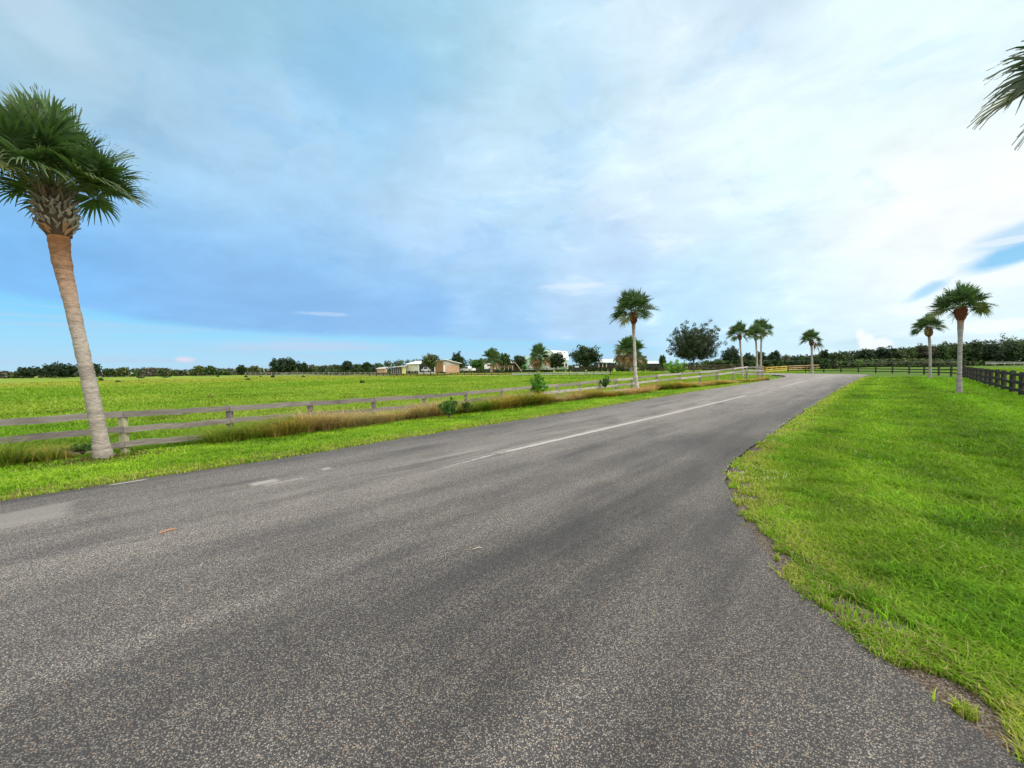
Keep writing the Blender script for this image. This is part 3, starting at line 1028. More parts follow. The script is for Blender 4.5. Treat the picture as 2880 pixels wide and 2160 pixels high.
def palm(base, path, rads, label, ball, crown_r, seed, nfr=30, group='cabbage palms lining the road', boots=True, boot_col=(0.22, 0.075, 0.04), tcol=(0.36, 0.32, 0.28),
         top_tint=(0.30, 0.15, 0.08), tint_len=.25, skirt=0, nleaf=46, view_only=False, lean=(0, 0, 1), dead=False, big_boots=False, tone0=(0.066, 0.125, 0.04), up_bias=0.0, squash=0.85, hang=True):
    """path = points of the trunk axis up to the foot of the boot ball; ball = (radius, height)"""
    r_ = np.random.default_rng(seed)
    base = Vector(base)
    root = empty('cabbage_palm', base, label, 'palm tree', group)
    path = [Vector(p) - base for p in path]
    # smooth the axis
    K = 76
    cum = [0.0]
    for a, b in zip(path[:-1], path[1:]):
        cum.append(cum[-1] + (b - a).length)
    ax, rd, cl = [], [], []
    arr = np.array([tuple(p) for p in path])
    for i in range(K + 1):
        s = cum[-1] * i / K
        q = np.array([np.mean([np.interp(min(max(s + o, 0), cum[-1]), cum, arr[:, k]) for o in (-.25, -.12, 0, .12, .25)]) for k in range(3)])
        if i == 0:
            q = arr[0] - np.array((0, 0, .12))
        ax.append(Vector(q))
        rr_ = float(np.interp(s / cum[-1], np.linspace(0, 1, len(rads)), rads))
        rd.append(rr_ * (1 + .012 * r_.normal() + (.02 * abs(r_.normal()) if r_.random() < .35 else -.008)) * (1.12 if i == 0 else 1) * (1 + .18 * max(0, 1 - s / .35)))
        f = max(0.0, (s / cum[-1] - (1 - tint_len)) / tint_len) if tint_len else 0
        f = f ** 1.25
        c = np.asarray(tcol) * (1 - f) + np.asarray(top_tint) * f
        cl.append(c * r_.uniform(.86, 1.12) * (r_.uniform(.68, .95) if r_.random() < .3 else 1))
    tm = MB()
    tm.tube(ax, rd, 14, np.array(cl), wob=.03, seed=seed)
    tm.build('trunk', TRUNK, root, True)
    d_top = (ax[-1] - ax[-4]).normalized() if path[-1] != path[0] else Vector((0, 0, 1))
    foot = ax[-1]
    br, bh = ball
    bud = foot + d_top * bh
    ex = d_top.cross(Vector((0, 1, 0))).normalized()
    ey = ex.cross(d_top).normalized()
    if boots:
        bm_ = MB()
        prof = [(0.0, rd[-1] * 1.02), (.15, br * .74), (.4, br * .93), (.65, br * .96), (.88, br * .8), (1.05, br * .62), (1.2, br * .3)]
        bm_.tube([foot + d_top * bh * t for t, _ in prof], [q for _, q in prof], 14, np.asarray(boot_col) * .55, wob=.05, seed=seed)
        nbt = 170 if big_boots else 84
        for i in range(nbt):
            t = 0.02 + .95 * i / nbt
            a = i * 2.39996 + r_.normal(0, .1)
            rad = float(np.interp(t, [q[0] for q in prof], [q[1] for q in prof])) * .93
            outv = ex * math.cos(a) + ey * math.sin(a)
            tang = -ex * math.sin(a) + ey * math.cos(a)
            p = foot + d_top * bh * t + outv * rad * .92
            sl = (1 if i % 2 else -1) * r_.uniform(.3, .75)
            dv = (outv * r_.uniform(.35, .75) * (1.25 if big_boots else .8) + d_top * r_.uniform(.7, 1.0) + tang * sl).normalized()
            Lb = (r_.uniform(.15, .27) if big_boots else r_.uniform(.10, .17)) * (br / .3)
            wb = (r_.uniform(.022, .034) if big_boots else r_.uniform(.03, .045)) * (br / .3)
            sd = dv.cross(outv).normalized()
            th = dv.cross(sd).normalized() * .012
            q = p + dv * Lb
            tw = .45 if big_boots else .6
            vs = [p - sd * wb * 1.3 - th, p + sd * wb * 1.3 - th, p + sd * wb * 1.3 + th, p - sd * wb * 1.3 + th,
                  q - sd * wb * tw - th * .6, q + sd * wb * tw - th * .6, q + sd * wb * tw + th * .6, q - sd * wb * tw + th * .6]
            if big_boots:
                lo_ = np.asarray((0.34, 0.30, 0.24)) if t > .12 else np.asarray((0.36, 0.20, 0.10))
                if t > .72:
                    lo_ = np.asarray((0.20, 0.15, 0.10))
            else:
                lo_ = np.asarray(boot_col)
            bm_.add([tuple(v) for v in vs], [(0, 3, 2, 1), (4, 5, 6, 7), (0, 1, 5, 4), (1, 2, 6, 5), (2, 3, 7, 6), (3, 0, 4, 7)], lo_ * r_.uniform(.6, 1.3))
        bm_.build('boot_ball', BOOT, root)
    cm = MB()
    pm_ = MB()
    for i in range(nfr):
        f = (i + .5) / nfr
        a = i * 2.39996 + r_.normal(0, .15)
        # inclination from the vertical: young fronds upright, old ones hanging out
        inc = math.radians(4 + (86 - up_bias) * f ** 1.05 + r_.normal(0, 6))
        if hang and f > .86 and r_.random() < .6:
            inc += math.radians(r_.uniform(8, 24))
        dirn = (Vector((math.cos(a), math.sin(a), 0)) * math.sin(inc) + Vector((0, 0, 1)) * math.cos(inc))
        dirn = (dirn + (Vector(lean) - Vector((0, 0, 1))) * .5).normalized()
        Lp = crown_r * r_.uniform(.44, .66) * (1.12 - .22 * math.sin(inc))
        st = bud + d_top * (.06 * bh * (1 - f)) + Vector((math.cos(a), math.sin(a), 0)) * br * .25
        pp = []
        for k in range(5):
            t = k / 4
            pp.append(st + dirn * Lp * t + Vector((0, 0, -1)) * (.08 * Lp * t * t * math.sin(inc)))
        dend = (pp[-1] - pp[-2]).normalized()
        dend = (dend + Vector((0, 0, -.42 * math.sin(inc) * f))).normalized()
        yl = f > .8 and r_.random() < .3
        tone = np.asarray(tone0) * (1.15 - .25 * f) * r_.uniform(.8, 1.25)
        if yl:
            tone = np.asarray((.15, .17, .04))
        pm_.tube(pp, [.020, .017, .015, .013, .011], 4, (0.13, 0.17, 0.05) if not yl else (.2, .19, .07), cap=False)
        frond(cm, pp[-1] - dend * .05, dend, crown_r * r_.uniform(.40, .50), r_, tone, nleaf=nleaf, droop=.12 + .42 * f * r_.uniform(.5, 1.2), fold=.25 + .5 * r_.random())
    for i in range(skirt):
        a = r_.uniform(0, 6.283)
        inc = math.radians(r_.uniform(112, 150))
        dirn = Vector((math.cos(a), math.sin(a), 0)) * math.sin(inc) + Vector((0, 0, 1)) * math.cos(inc)
        st = bud - d_top * bh * .3
        e = st + dirn * crown_r * .5 + Vector((math.cos(a), math.sin(a), 0)) * .2
        pm_.tube([st, (st + e) / 2 + Vector((0, 0, .06)), e], [.018, .015, .012], 4, (.2, .15, .07), cap=False)
        frond(cm, e, dirn, crown_r * .5, r_, np.asarray((.22, .15, .05)) * r_.uniform(.7, 1.2), nleaf=nleaf - 6, droop=.8, fold=.5)
    cr_ = cm.build('crown', LEAF, root)
    pm_.build('leaf_stalks', LEAF, cr_)
    if dead:
        for j, (ox, ln) in enumerate(((.42, 1.0), (.72, 1.25))):
            dm = MB()
            st = bud + Vector((.1, 0, 0))
            e = bud + Vector((ox * 1.1, -.1, -.35))
            dm.tube([st, (st + e) / 2 + Vector((0, 0, .12)), e, e + Vector((.05, 0, -ln * .4))], [.022, .02, .016, .012], 5, (.2, .16, .1), cap=False)
            frond(dm, e + Vector((.03, 0, -ln * .15)), Vector((.10, 0, -1)), 1.15 * ln, r_, (.17, .14, .10), nleaf=16, droop=.9, fold=2.6, wide=.5)
            dm.build('dead_frond', LEAF, root)
    return root


def trunk_path(pxs, Y0):
    return [at(x_, y_, Y0) for x_, y_ in pxs]


def on_ground(px, py, z=0.0):
    g = gnd(px, py, z)
    for _ in range(4):
        g = gnd(px, py, float(zg(g.x, g.y)))
    return g


b = gnd(292, 1287, -.10)
Y = b.y
palm(b, [b] + trunk_path([(274, 1190), (250, 1070), (225, 960), (200, 850), (178, 755), (166, 690), (164, 655)], Y), [.130, .117, .112, .107, .105, .112, .135, .155],
     'nearest palm, trunk leaning left beside the old fence, shaggy grey boots under its crown', (.27, .86), 1.5, 3, nfr=58, up_bias=10, hang=False, big_boots=True, tcol=(0.33, 0.29, 0.245),
     top_tint=(0.36, 0.16, 0.06), tint_len=.5, nleaf=52, lean=(-.06, 0, 1), boot_col=(.16, .11, .07))
b = gnd(1793, 1102, -.06)
palm(b, [b] + trunk_path([(1787, 1050), (1785, 980), (1782, 935), (1782, 908)], b.y), [.135, .105, .088, .084, .12],
     'straight pale palm standing alone before the old fence, midway along the road', (.24, .62), 1.5, 8, nfr=34, tcol=(0.50, 0.46, 0.42))
b = on_ground(2089, 1061)
palm(b, [b] + trunk_path([(2087, 1020), (2083, 985), (2081, 955)], b.y), [.15, .125, .115, .12],
     'palm at the far end of the old grey fence, left of the close pair', (.28, .68), 1.75, 12, nfr=34)
b = on_ground(2128.7, 1057)
palm(b, [b] + trunk_path([(2129, 1010), (2127, 975), (2126, 957)], b.y), [.16, .13, .12, .125],
     'shorter palm of the close pair, round rusty boot ball below its crown', (.28, .7), 1.75, 15, nfr=30)
b = on_ground(2139.5, 1054)
palm(b, [b] + trunk_path([(2140, 1010), (2141, 960), (2142, 938)], b.y), [.17, .15, .14, .145],
     'taller palm of the close pair, smooth grey trunk without a boot ball', (.24, .5), 2.0, 19, nfr=30, boots=False, tint_len=.05)
b = on_ground(2284, 1050)
palm(b, [b] + trunk_path([(2283.5, 1010), (2283, 980), (2282.5, 972)], b.y), [.22, .18, .16, .17],
     'far palm beside the road bend with dead fronds hanging from its crown', (.36, 1.05), 1.8, 23, nfr=36, dead=True, tcol=(.34, .3, .28), squash=.7)
b = on_ground(2698, 1108)
palm(b, [b] + trunk_path([(2698, 1060), (2699.5, 1000), (2701, 930), (2702, 897)], b.y), [.115, .09, .082, .088, .125],
     'taller palm on the right lawn beside the black fence, rusty boot ball below crown', (.235, .64), 1.15, 29, nfr=38, tcol=(0.33, 0.31, 0.29), tint_len=.16)
b = on_ground(2616, 1065)
palm(b, [b] + trunk_path([(2616, 1030), (2616, 990), (2614, 955), (2613, 945)], b.y), [.125, .105, .098, .11, .1],
     'smaller palm on the right lawn in front of the dark cross fence', (.30, .80), 1.25, 36, nfr=36, tcol=(0.34, 0.31, 0.28), boot_col=(.26, .12, .045), tint_len=.1)
g0 = Vector((10.1, 6.1, float(zg(10.1, 6.1))))
palm(g0, [g0, g0 + Vector((.02, 0, 1.8)), g0 + Vector((0.0, 0, 3.8)), g0 + Vector((-.02, 0, 5.9))], [.17, .15, .14, .17],
     'palm mostly outside the frame, dark frond tips entering at the upper right edge', (.30, .66), 1.75, 41, nfr=34, nleaf=48, tone0=(0.045, 0.08, 0.03))

# ------------------------------------------------------------------ fences
OLD = wood('old_grey_board', (0.155, 0.138, 0.122), (0.29, 0.268, 0.242), (0.09, 0.078, 0.068))
OLD_PALE = wood('old_pale_board', (0.215, 0.195, 0.17), (0.35, 0.325, 0.292), (0.19, 0.17, 0.15))
OLD_FLAKE = wood('old_flaking_board', (0.26, 0.235, 0.21), (0.42, 0.39, 0.36), (0.17, 0.15, 0.13), flake=(0.48, 0.465, 0.435))
POST_GREEN = wood('greenish_post', (0.26, 0.26, 0.16), (0.42, 0.42, 0.27), (0.2, 0.19, 0.12))
BLACK = wood('black_board', (0.014, 0.012, 0.010), (0.036, 0.031, 0.026), (0.009, 0.008, 0.007), knots=False)
BLACK_POST = wood('faded_black_post', (0.03, 0.027, 0.021), (0.085, 0.075, 0.055), (0.02, 0.018, 0.015), knots=False)
DARKW = wood('dark_brown_board', (0.06, 0.045, 0.032), (0.13, 0.10, 0.075), (0.04, 0.03, 0.022), knots=False)
YELLOW = wood('yellow_board', (0.46, 0.31, 0.06), (0.60, 0.43, 0.11), (0.45, 0.30, 0.05), knots=False)
TAN = wood('tan_board', (0.38, 0.25, 0.12), (0.52, 0.37, 0.20), (0.36, 0.22, 0.10), knots=False)
WHITEW = wood('whitewashed_board', (0.50, 0.49, 0.46), (0.66, 0.65, 0.62), (0.36, 0.34, 0.31), knots=False)


def board(name, parent, p0, p1, h, t, mat, label=None, warp=0.0, r_=None):
    """board from p0 to p1 (centre line), local X along it"""
    p0, p1 = Vector(p0), Vector(p1)
    L = (p1 - p0).length
    xa = (p1 - p0).normalized()
    up = Vector((0, 0, 1)) if abs(xa.z) < .9 else Vector((0, -1, 0))
    ya = up.cross(xa).normalized()
    za = xa.cross(ya).normalized()
    m = MB()
    n = 6 if warp else 1
    vs, fs = [], []
    for i in range(n + 1):
        x = L * i / n
        o_ = (r_.normal(0, warp) if warp and 0 < i < n else 0)
        o2 = (r_.normal(0, warp * .6) if warp else 0)
        hh = h * (1 + (r_.normal(0, .03) if warp else 0))
        for yy, z_ in ((-t / 2, -hh / 2), (t / 2, -hh / 2), (t / 2, hh / 2), (-t / 2, hh / 2)):
            vs.append((x, yy + o2, z_ + o_))
    for i in range(n):
        a = i * 4
        for k in range(4):
            k2 = (k + 1) % 4
            fs.append((a + k, a + 4 + k, a + 4 + k2, a + k2))
    fs += [(0, 1, 2, 3), (n * 4 + 3, n * 4 + 2, n * 4 + 1, n * 4)]
    m.add(vs, fs)
    o = m.build(name, mat, parent)
    R = Matrix((xa, ya, za)).transposed().to_4x4()
    o.matrix_local = Matrix.Translation(p0 - parent.location) @ R
    if label:
        o['label'] = label
    return o


def fence(name, posts, tops, rails, label, rail_mat, post_mat, rail_h=.15, rail_t=.03, post_w=.11, side=-1, extra=.06, seed=1, warp=.006, group=None, sag=.012, skip=(), bases=None, cat='fence'):
    """posts: ground (x, y); tops: z of the top rail's upper edge; rails: drops below that; side: which face carries the boards"""
    r_ = np.random.default_rng(seed)
    z0 = float(zg(*posts[0])) if bases is None else bases[0]
    root = empty(name, (posts[0][0], posts[0][1], z0), label, cat, group)
    for i, ((x, y), tz) in enumerate(zip(posts, tops)):
        zb = (float(zg(x, y)) if bases is None else bases[i]) - .15
        pm_ = post_mat(i) if callable(post_mat) else post_mat
        board('post', root, (x, y, zb), (x + r_.normal(0, .012), y + r_.normal(0, .012), tz + extra + r_.normal(0, .01)), post_w, post_w, pm_)
    for i in range(len(posts) - 1):
        a, b = np.array(posts[i]), np.array(posts[i + 1])
        d = (b - a) / np.linalg.norm(b - a)
        nn = np.array([-d[1], d[0]]) * side * (post_w / 2 + rail_t / 2 + .002)
        for k, dr in enumerate(rails):
            if (i, k) in skip:
                continue
            za, zb = tops[i] - dr - rail_h / 2 + r_.normal(0, sag), tops[i + 1] - dr - rail_h / 2 + r_.normal(0, sag)
            m_ = rail_mat(i, k) if callable(rail_mat) else rail_mat
            g_ = .004
            board('rail', root, (a[0] + nn[0] + d[0] * g_, a[1] + nn[1] + d[1] * g_, za), (b[0] + nn[0] - d[0] * g_, b[1] + nn[1] - d[1] * g_, zb), rail_h, rail_t, m_, warp=warp, r_=r_)
    return root


# the old fence: posts every 2.08 m, then on to the far palm
posts, tops = [], []
ts = [-4.16, -2.08] + [2.08 * k for k in range(0, 13)]
top_line = ([-400, 0, 340, 643, 873, 1052, 1202, 1419, 1577, 1736, 1801], [1207, 1180, 1157, 1141, 1127, 1119, 1109, 1091, 1079, 1065, 1060])
for s_ in ts:
    q = FA + FD * s_
    posts.append(tuple(q))
    px_ = 1440 + FPX * q[0] / q[1]
    d_ = ray(px_, float(np.interp(px_, *top_line)))      # the photographed top edge fixes the height of the fence
    tops.append(EYE + d_.z / d_.y * q[1])
ctl = [(1850, 1054), (1895, 1049), (1940, 1044.5), (1985, 1040.5), (2040, 1035), (2096, 1030.5)]
seg = [FB + (FC - FB) * t_ for t_ in (.13, .30, .47, .64, .81, .98)]
for (px_, py_), q in zip(ctl, seg):
    # the top edge as seen from here fixes the height of the top rail
    d_ = ray(px_, py_)
    tops.append(EYE + d_.z / d_.y * q[1])
    posts.append(tuple(q))
for px_, py_, q in ((2118, 1031.5, np.array([26.3, 40.4])), (2104, 1033, np.array([27.2, 42.5]))):
    d_ = ray(px_, py_)
    tops.append(EYE + d_.z / d_.y * q[1])
    posts.append(tuple(q))
nP = len(posts)


def old_rail(i, k):
    if i >= 13:
        return OLD_FLAKE if (i + k) % 2 else OLD_PALE
    if 8 <= i < 13:
        return OLD_FLAKE if k else OLD_PALE
    if i <= 1:
        return OLD_PALE if k == 0 else OLD
    return OLD


third = {1, 2, 12, 13, nP - 3, nP - 2}
skip = [(i, 2) for i in range(nP) if i not in third]
skip += [(12, 1)] if False else []
fence('board_fence', posts, tops, (0.0, .36, .72), 'old weathered grey board fence in the ditch along the left roadside', old_rail, lambda i: POST_GREEN if i in (2,) else (OLD_PALE if i > 9 else OLD),
      rail_h=.138, rail_t=.035, post_w=.125, side=-1, extra=-.01, seed=4, warp=.008, skip=skip)

# black fence on the right lawn
nq = 13
pr = [tuple(RA + (RB - RA) * (k / (nq - 1))) for k in range(-2, nq)]
tp_ = [float(zg(*q)) + 1.12 for q in pr]
fence('board_fence', pr, tp_, (0.0, .40, .76), 'black three-rail board fence running along the right lawn', BLACK, BLACK_POST, rail_h=.15, rail_t=.035, post_w=.15, side=1, extra=.06, seed=9, warp=.012, sag=.02)
# its cross run behind the bend
pf_px = [(2712, 1057.5), (2675, 1055.5), (2640, 1054.5), (2599, 1053), (2557, 1052), (2510, 1050.3), (2463, 1049.3), (2414, 1048.6), (2365, 1047.6), (2317, 1047), (2266, 1046.2), (2216, 1046)]
pf, tf, bf = [], [], []
for i, (px_, py_) in enumerate(pf_px):
    Yd = 41.3 + i * 3.3
    q = at(px_, py_, Yd)
    pf.append((q.x, q.y))
    bf.append(q.z)
    tf.append(q.z + 1.12)
fence('board_fence', pf, tf, (0.02, .40, .76), 'dark three-rail fence crossing behind the road bend, from black fence to yellow rails', BLACK, DARKW, rail_h=.13, rail_t=.03, post_w=.14, side=1, extra=.06, seed=10, warp=.01, bases=bf)


def px_fence(name, pxs, dep, hgt, rails, label, rm_, pm_, **kw):
    """fence along ground pixels (x, y) at interpolated distances"""
    P_, T_, B_ = [], [], []
    for (x_, y_), Yd, hh in zip(pxs, dep, hgt):
        q = at(x_, y_, Yd)
        P_.append((q.x, q.y))
        B_.append(q.z)
        T_.append(q.z + hh)
    return fence(name, P_, T_, rails, label, rm_, pm_, bases=B_, **kw)


def lerp_px(a, b, n):
    return [(a[0] + (b[0] - a[0]) * k / n, a[1] + (b[1] - a[1]) * k / n) for k in range(n + 1)]


px_fence('guard_rail', lerp_px((2128, 1038), (2155.5, 1049), 2) + lerp_px((2155.5, 1049), (2213.4, 1042.6), 4)[1:], [84, 78, 72, 76, 80, 84, 88], [1.12] * 7, (0, .40, .80),
         'bright yellow wooden guard rail beyond the close pair of palms', YELLOW, YELLOW, rail_h=.17, rail_t=.05, post_w=.14, side=-1, extra=0.0, seed=12, cat='guard rail')
px_fence('guard_rail', lerp_px((2213.6, 1042.6), (2344, 1031.6), 7), [88.6, 93, 98, 103, 108, 113, 118, 123], [1.12, 1.1, 1.08, 1.06, 1.05, 1.04, 1.03, 1.02], (0, .45, .85),
         'tan wooden guard rail continuing right from the yellow rail', TAN, TAN, rail_h=.17, rail_t=.05, post_w=.12, side=-1, extra=0.0, seed=13, cat='guard rail')
# stacked slanted boards at the end of the tan rail
q = at(2349, 1030, 124)
rt = empty('timber_stack', q, 'slanted stack of tan boards at the end of the tan guard rail', 'timber stack')
for k in range(6):
    board('plank', rt, (q.x - .75 + .12 * k, q.y + .15 * k, q.z + .1 + .16 * k), (q.x + .1 + .05 * k, q.y + .15 * k, q.z + 1.1 + .16 * k), .12, .06, TAN)
    board('plank', rt, (q.x + .12 + .05 * k, q.y + .15 * k + .07, q.z + 1.1 + .16 * k), (q.x + .95 - .06 * k, q.y + .15 * k + .07, q.z + .2 + .18 * k), .12, .06, TAN)

# far fences
px_fence('board_fence', lerp_px((690, 1056.5), (1130, 1057), 30), np.linspace(125, 112, 31), [1.0] * 31, (0, .4, .8), 'far pale rail fence along the back of the pasture, left of the barn',
         OLD_PALE, OLD_PALE, rail_h=.12, post_w=.15, side=-1, seed=21, extra=.08)
px_fence('board_fence', lerp_px((1040, 1058.5), (1440, 1058), 21), np.linspace(108, 104, 22), [.98] * 22, (0, .42), 'far dark rail fence in front of the barn and pickup', DARKW, DARKW, rail_h=.13, post_w=.2,
         side=-1, seed=22, extra=.12)
px_fence('board_fence', lerp_px((1440, 1056.5), (1716, 1053.5), 12), np.linspace(96, 84, 13), [.62] * 13, (0, .32), 'low whitish rail fence in the weeds before the green house', WHITEW, DARKW, rail_h=.15, post_w=.16,
         side=-1, seed=23, extra=.12)
px_fence('board_fence', lerp_px((1440, 1046), (1860, 1043.5), 17), np.linspace(112, 92, 18), [1.05] * 18, (0, .45), 'dark brown rail fence across the yard of the green house', DARKW, DARKW, rail_h=.14, post_w=.17,
         side=-1, seed=24, extra=.1)
px_fence('board_fence', lerp_px((1868, 1043), (2085, 1036), 9), np.linspace(90, 96, 10), [1.05] * 10, (0, .45, .8), 'dark brown rail fence behind the big feathery tree', DARKW, DARKW, rail_h=.12, post_w=.15,
         side=-1, seed=25, extra=.1)
px_fence('board_fence', lerp_px((2385, 1028), (2700, 1024.5), 12), np.linspace(128, 118, 13), [1.05] * 13, (0, .42), 'distant pale two-rail fence before the wood, behind the dark cross fence', OLD, DARKW, rail_h=.09, post_w=.10,
         side=-1, seed=26, extra=.05)
px_fence('board_fence', lerp_px((2772, 1026.5), (2960, 1027.5), 7), np.linspace(125, 120, 8), [1.0] * 8, (0, .45), 'distant white rail fence past the black fence, under the tallest dark trees', WHITEW, OLD_PALE, rail_h=.15, post_w=.13,
         side=-1, seed=27, extra=.05)
px_fence('board_fence', lerp_px((1395, 1040), (1442, 1039.5), 4), np.linspace(112, 110, 5), [1.1] * 5, (0, .5), 'short tan rail fence behind the thick-trunked palm of the farmyard', TAN, WHITEW, rail_h=.15, post_w=.15,
         side=-1, seed=28, extra=.05)

# ------------------------------------------------------------------ trees, shrubs and woods
def leaf_cloud(cen, rad, n, size, tone, r_, flat=1.0, up=0.25):
    """n leaf faces scattered in soft clumps; returns verts, cols"""
    k = r_.integers(0, len(cen), n)
    v = r_.normal(0, 1, (n, 3))
    v /= np.linalg.norm(v, axis=1, keepdims=True) + 1e-9
    p = cen[k] + v * (rad[k] * r_.uniform(.35, 1.0, n) ** .6)[:, None] * np.array([1, 1, flat])
    nr_ = v + r_.normal(0, .6, (n, 3)) + np.array([0, 0, up])
    nr_ /= np.linalg.norm(nr_, axis=1, keepdims=True) + 1e-9
    a = np.cross(nr_, r_.normal(0, 1, (n, 3)))
    a /= np.linalg.norm(a, axis=1, keepdims=True) + 1e-9
    b = np.cross(nr_, a)
    s = (size * r_.uniform(.6, 1.5, n))[:, None]
    verts = np.stack([p - a * s, p - b * s * .45, p + a * s, p + b * s * .45], 1).reshape(-1, 3)
    ct = tone[k] * r_.uniform(.65, 1.4, n)[:, None]
    return verts, np.repeat(np.clip(ct, .003, 1), 4, 0)


def crown_mesh(name, cen, rad, n, size, tone, r_, parent, flat=1.0):
    v, c = leaf_cloud(cen, rad, n, size, tone, r_, flat)
    m = len(v) // 4
    return fast_mesh(name, v, np.arange(m * 4), np.full(m, 4), c, TREE_LEAF, parent)


DARK, MIDG, OLIVE, BRIGHT, GREY, DEEP = (0.030, 0.058, 0.016), (0.055, 0.10, 0.024), (0.095, 0.115, 0.04), (0.10, 0.20, 0.03), (0.15, 0.14, 0.115), (0.022, 0.045, 0.018)


def tree(name, px, top, hw, base, Y, label, tone=DARK, seed=0, cat='tree', group=None, nbr=34, nleaf=1500, low=.18, style='round', leaf=1.0, trunk_w=.018, tone2=None, multi=1):
    """tree whose crown spans px +- hw and reaches up to the pixel row top, standing at distance Y with its foot at row base"""
    r_ = np.random.default_rng(seed + 100)
    foot = at(px, base, Y)
    gz_ = float(zg(foot.x, foot.y))
    H = at(px, top, Y).z - foot.z
    Rw = (at(px + hw, base, Y) - at(px - hw, base, Y)).length / 2
    root = empty(name, foot, label, cat, group)
    c0 = H * (low + 1) / 2
    rz = H * (1 - low) / 2
    cen, rad = [], []
    tm = MB()
    tr_c = (0.11, 0.095, 0.08)
    for q in range(multi):
        ox = (q - (multi - 1) / 2) * .25 * Rw
        tm.tube([(ox * .4, 0, -.6), (ox * .6, .05, H * low * .6), (ox, 0, c0), (ox * .9 + .05, 0, H * .82)], [H * trunk_w * 1.25, H * trunk_w, H * trunk_w * .7, H * trunk_w * .2], 7, tr_c, wob=.06, seed=seed)
    for i in range(nbr):
        a = i * 2.39996 + r_.normal(0, .3)
        f = (i + .5) / nbr
        zc = 1 - 2 * f
        if style == 'feather':
            zc = .95 - 1.75 * f
        rr_ = math.sqrt(max(0, 1 - zc * zc))
        k = {'ragged': r_.uniform(.5, 1.18), 'feather': r_.uniform(.62, 1.13)}.get(style, r_.uniform(.72, 1.08))
        e = np.array([math.cos(a) * rr_ * Rw * k * .86, math.sin(a) * rr_ * Rw * k * .8, c0 + zc * rz * k * .86])
        s = np.array([0, 0, H * (low + .12) + max(0, e[2] - H * low) * .35])
        steps = 3 if style != 'feather' else 6
        if i % 3 == 0:
            tm.tube([tuple(s), tuple((s + e) / 2 + np.array([0, 0, -.03 * H])), tuple(e)], [H * trunk_w * .42, H * trunk_w * .26, H * trunk_w * .08], 5, tr_c, cap=False)
        for j in range(steps):
            t = .45 + .55 * (j + 1) / steps if style != 'feather' else .3 + .75 * (j + 1) / steps
            c_ = s + (e - s) * t
            if style == 'feather':
                c_ = c_ + np.array([0, 0, .10 * H * (t - .3) ** 2])
            cen.append(c_ + r_.normal(0, .03, 3) * Rw)
            rad.append((.25 if style != 'feather' else .19 - .10 * t) * min(Rw, rz) * 1.1 * r_.uniform(.7, 1.25))
    if style in ('feather', 'ragged', 'round'):
        for i in range(nbr):
            v = r_.normal(0, 1, 3)
            v /= np.linalg.norm(v)
            q = r_.uniform(.1, .62 if style != 'feather' else .45)
            cen.append(np.array([v[0] * Rw * q, v[1] * Rw * q, c0 - .08 * rz + v[2] * rz * q]))
            rad.append(.26 * min(Rw, rz))
    cen, rad = np.array(cen), np.array(rad)
    tn_ = np.tile(np.asarray(tone, float), (len(cen), 1)) * r_.uniform(.75, 1.3, len(cen))[:, None]
    if tone2 is not None:
        w_ = (r_.random(len(cen)) < .4)
        tn_[w_] = np.asarray(tone2) * r_.uniform(.8, 1.2, w_.sum())[:, None]
    nleaf = int(nleaf * 1.7)
    size = max(.0024 * Y, .05) * leaf
    crown_mesh('crown', cen, rad, nleaf, size, tn_, r_, root)
    tm.build('trunk', BARK, root, True)
    return root


GT = 'separate trees along the far tree line'
# far left
tree('oak_tree', 84, 1031, 30, 1059, 165, 'small dark round tree at the far left edge of the pasture', DEEP, 1, group=GT, low=.02)
tree('oak_tree', 166, 1019, 52, 1059, 160, 'broad dark tree left of the nearest palm trunk, on the pasture edge', DEEP, 2, group=GT, low=.0, nleaf=2400, nbr=44)
tree('oak_tree', 262, 1021, 22, 1058, 162, 'dark tree peeping out right behind the nearest palm trunk', DEEP, 3, group=GT, low=.0)
tree('oak_tree', 306, 1035, 16, 1056, 170, 'little dark tree between two low ones right of the nearest palm', MIDG, 4, group=GT, low=.0, nleaf=700)
tree('oak_tree', 345, 1032, 22, 1056, 172, 'grey green tree right of the little dark tree, before the far bluish rise', OLIVE, 5, group=GT, low=.0, nleaf=900, tone2=MIDG)
tree('oak_tree', 562, 1028, 13, 1053, 165, 'small yellow green dome-topped tree above the grey scrub', (0.10, 0.13, 0.03), 6, group=GT, low=.1, nleaf=700)
tree('oak_tree', 592, 1029, 17, 1053, 160, 'dark green tree beside the yellow green dome-topped one', MIDG, 7, group=GT, low=.0, nleaf=900)
tree('oak_tree', 680, 1026, 15, 1052, 160, 'dark tree just left of the olive one in the left tree line', DARK, 8, group=GT, low=.0, nleaf=800)
tree('oak_tree', 714, 1027, 18, 1052, 158, 'olive tree before the bare grey thicket, left of the big dark oak', OLIVE, 9, group=GT, low=.0, nleaf=900)
tree('oak_tree', 800, 1006, 40, 1049, 135, 'big dense dark oak standing out at the back of the pasture', DEEP, 10, low=.02, nleaf=3800, nbr=60, group=GT)
tree('oak_tree', 853, 1018, 17, 1049, 137, 'smaller dark oak touching the right side of the big dense oak', DARK, 11, low=.02, nleaf=1200, group=GT)
tree('oak_tree', 880, 1024, 13, 1049, 140, 'pale green shrubby tree right of the two touching oaks', OLIVE, 12, low=.0, nleaf=700, group=GT)
tree('oak_tree', 977, 1015, 15, 1045, 150, 'dark round tree top rising above the scrub midway to the barn', DEEP, 13, low=.1, nleaf=1000, group=GT)
tree('oak_tree', 1032, 1017, 13, 1045, 150, 'dark tree starting the wood that climbs towards the barn', DARK, 14, low=.1, nleaf=900, group=GT)
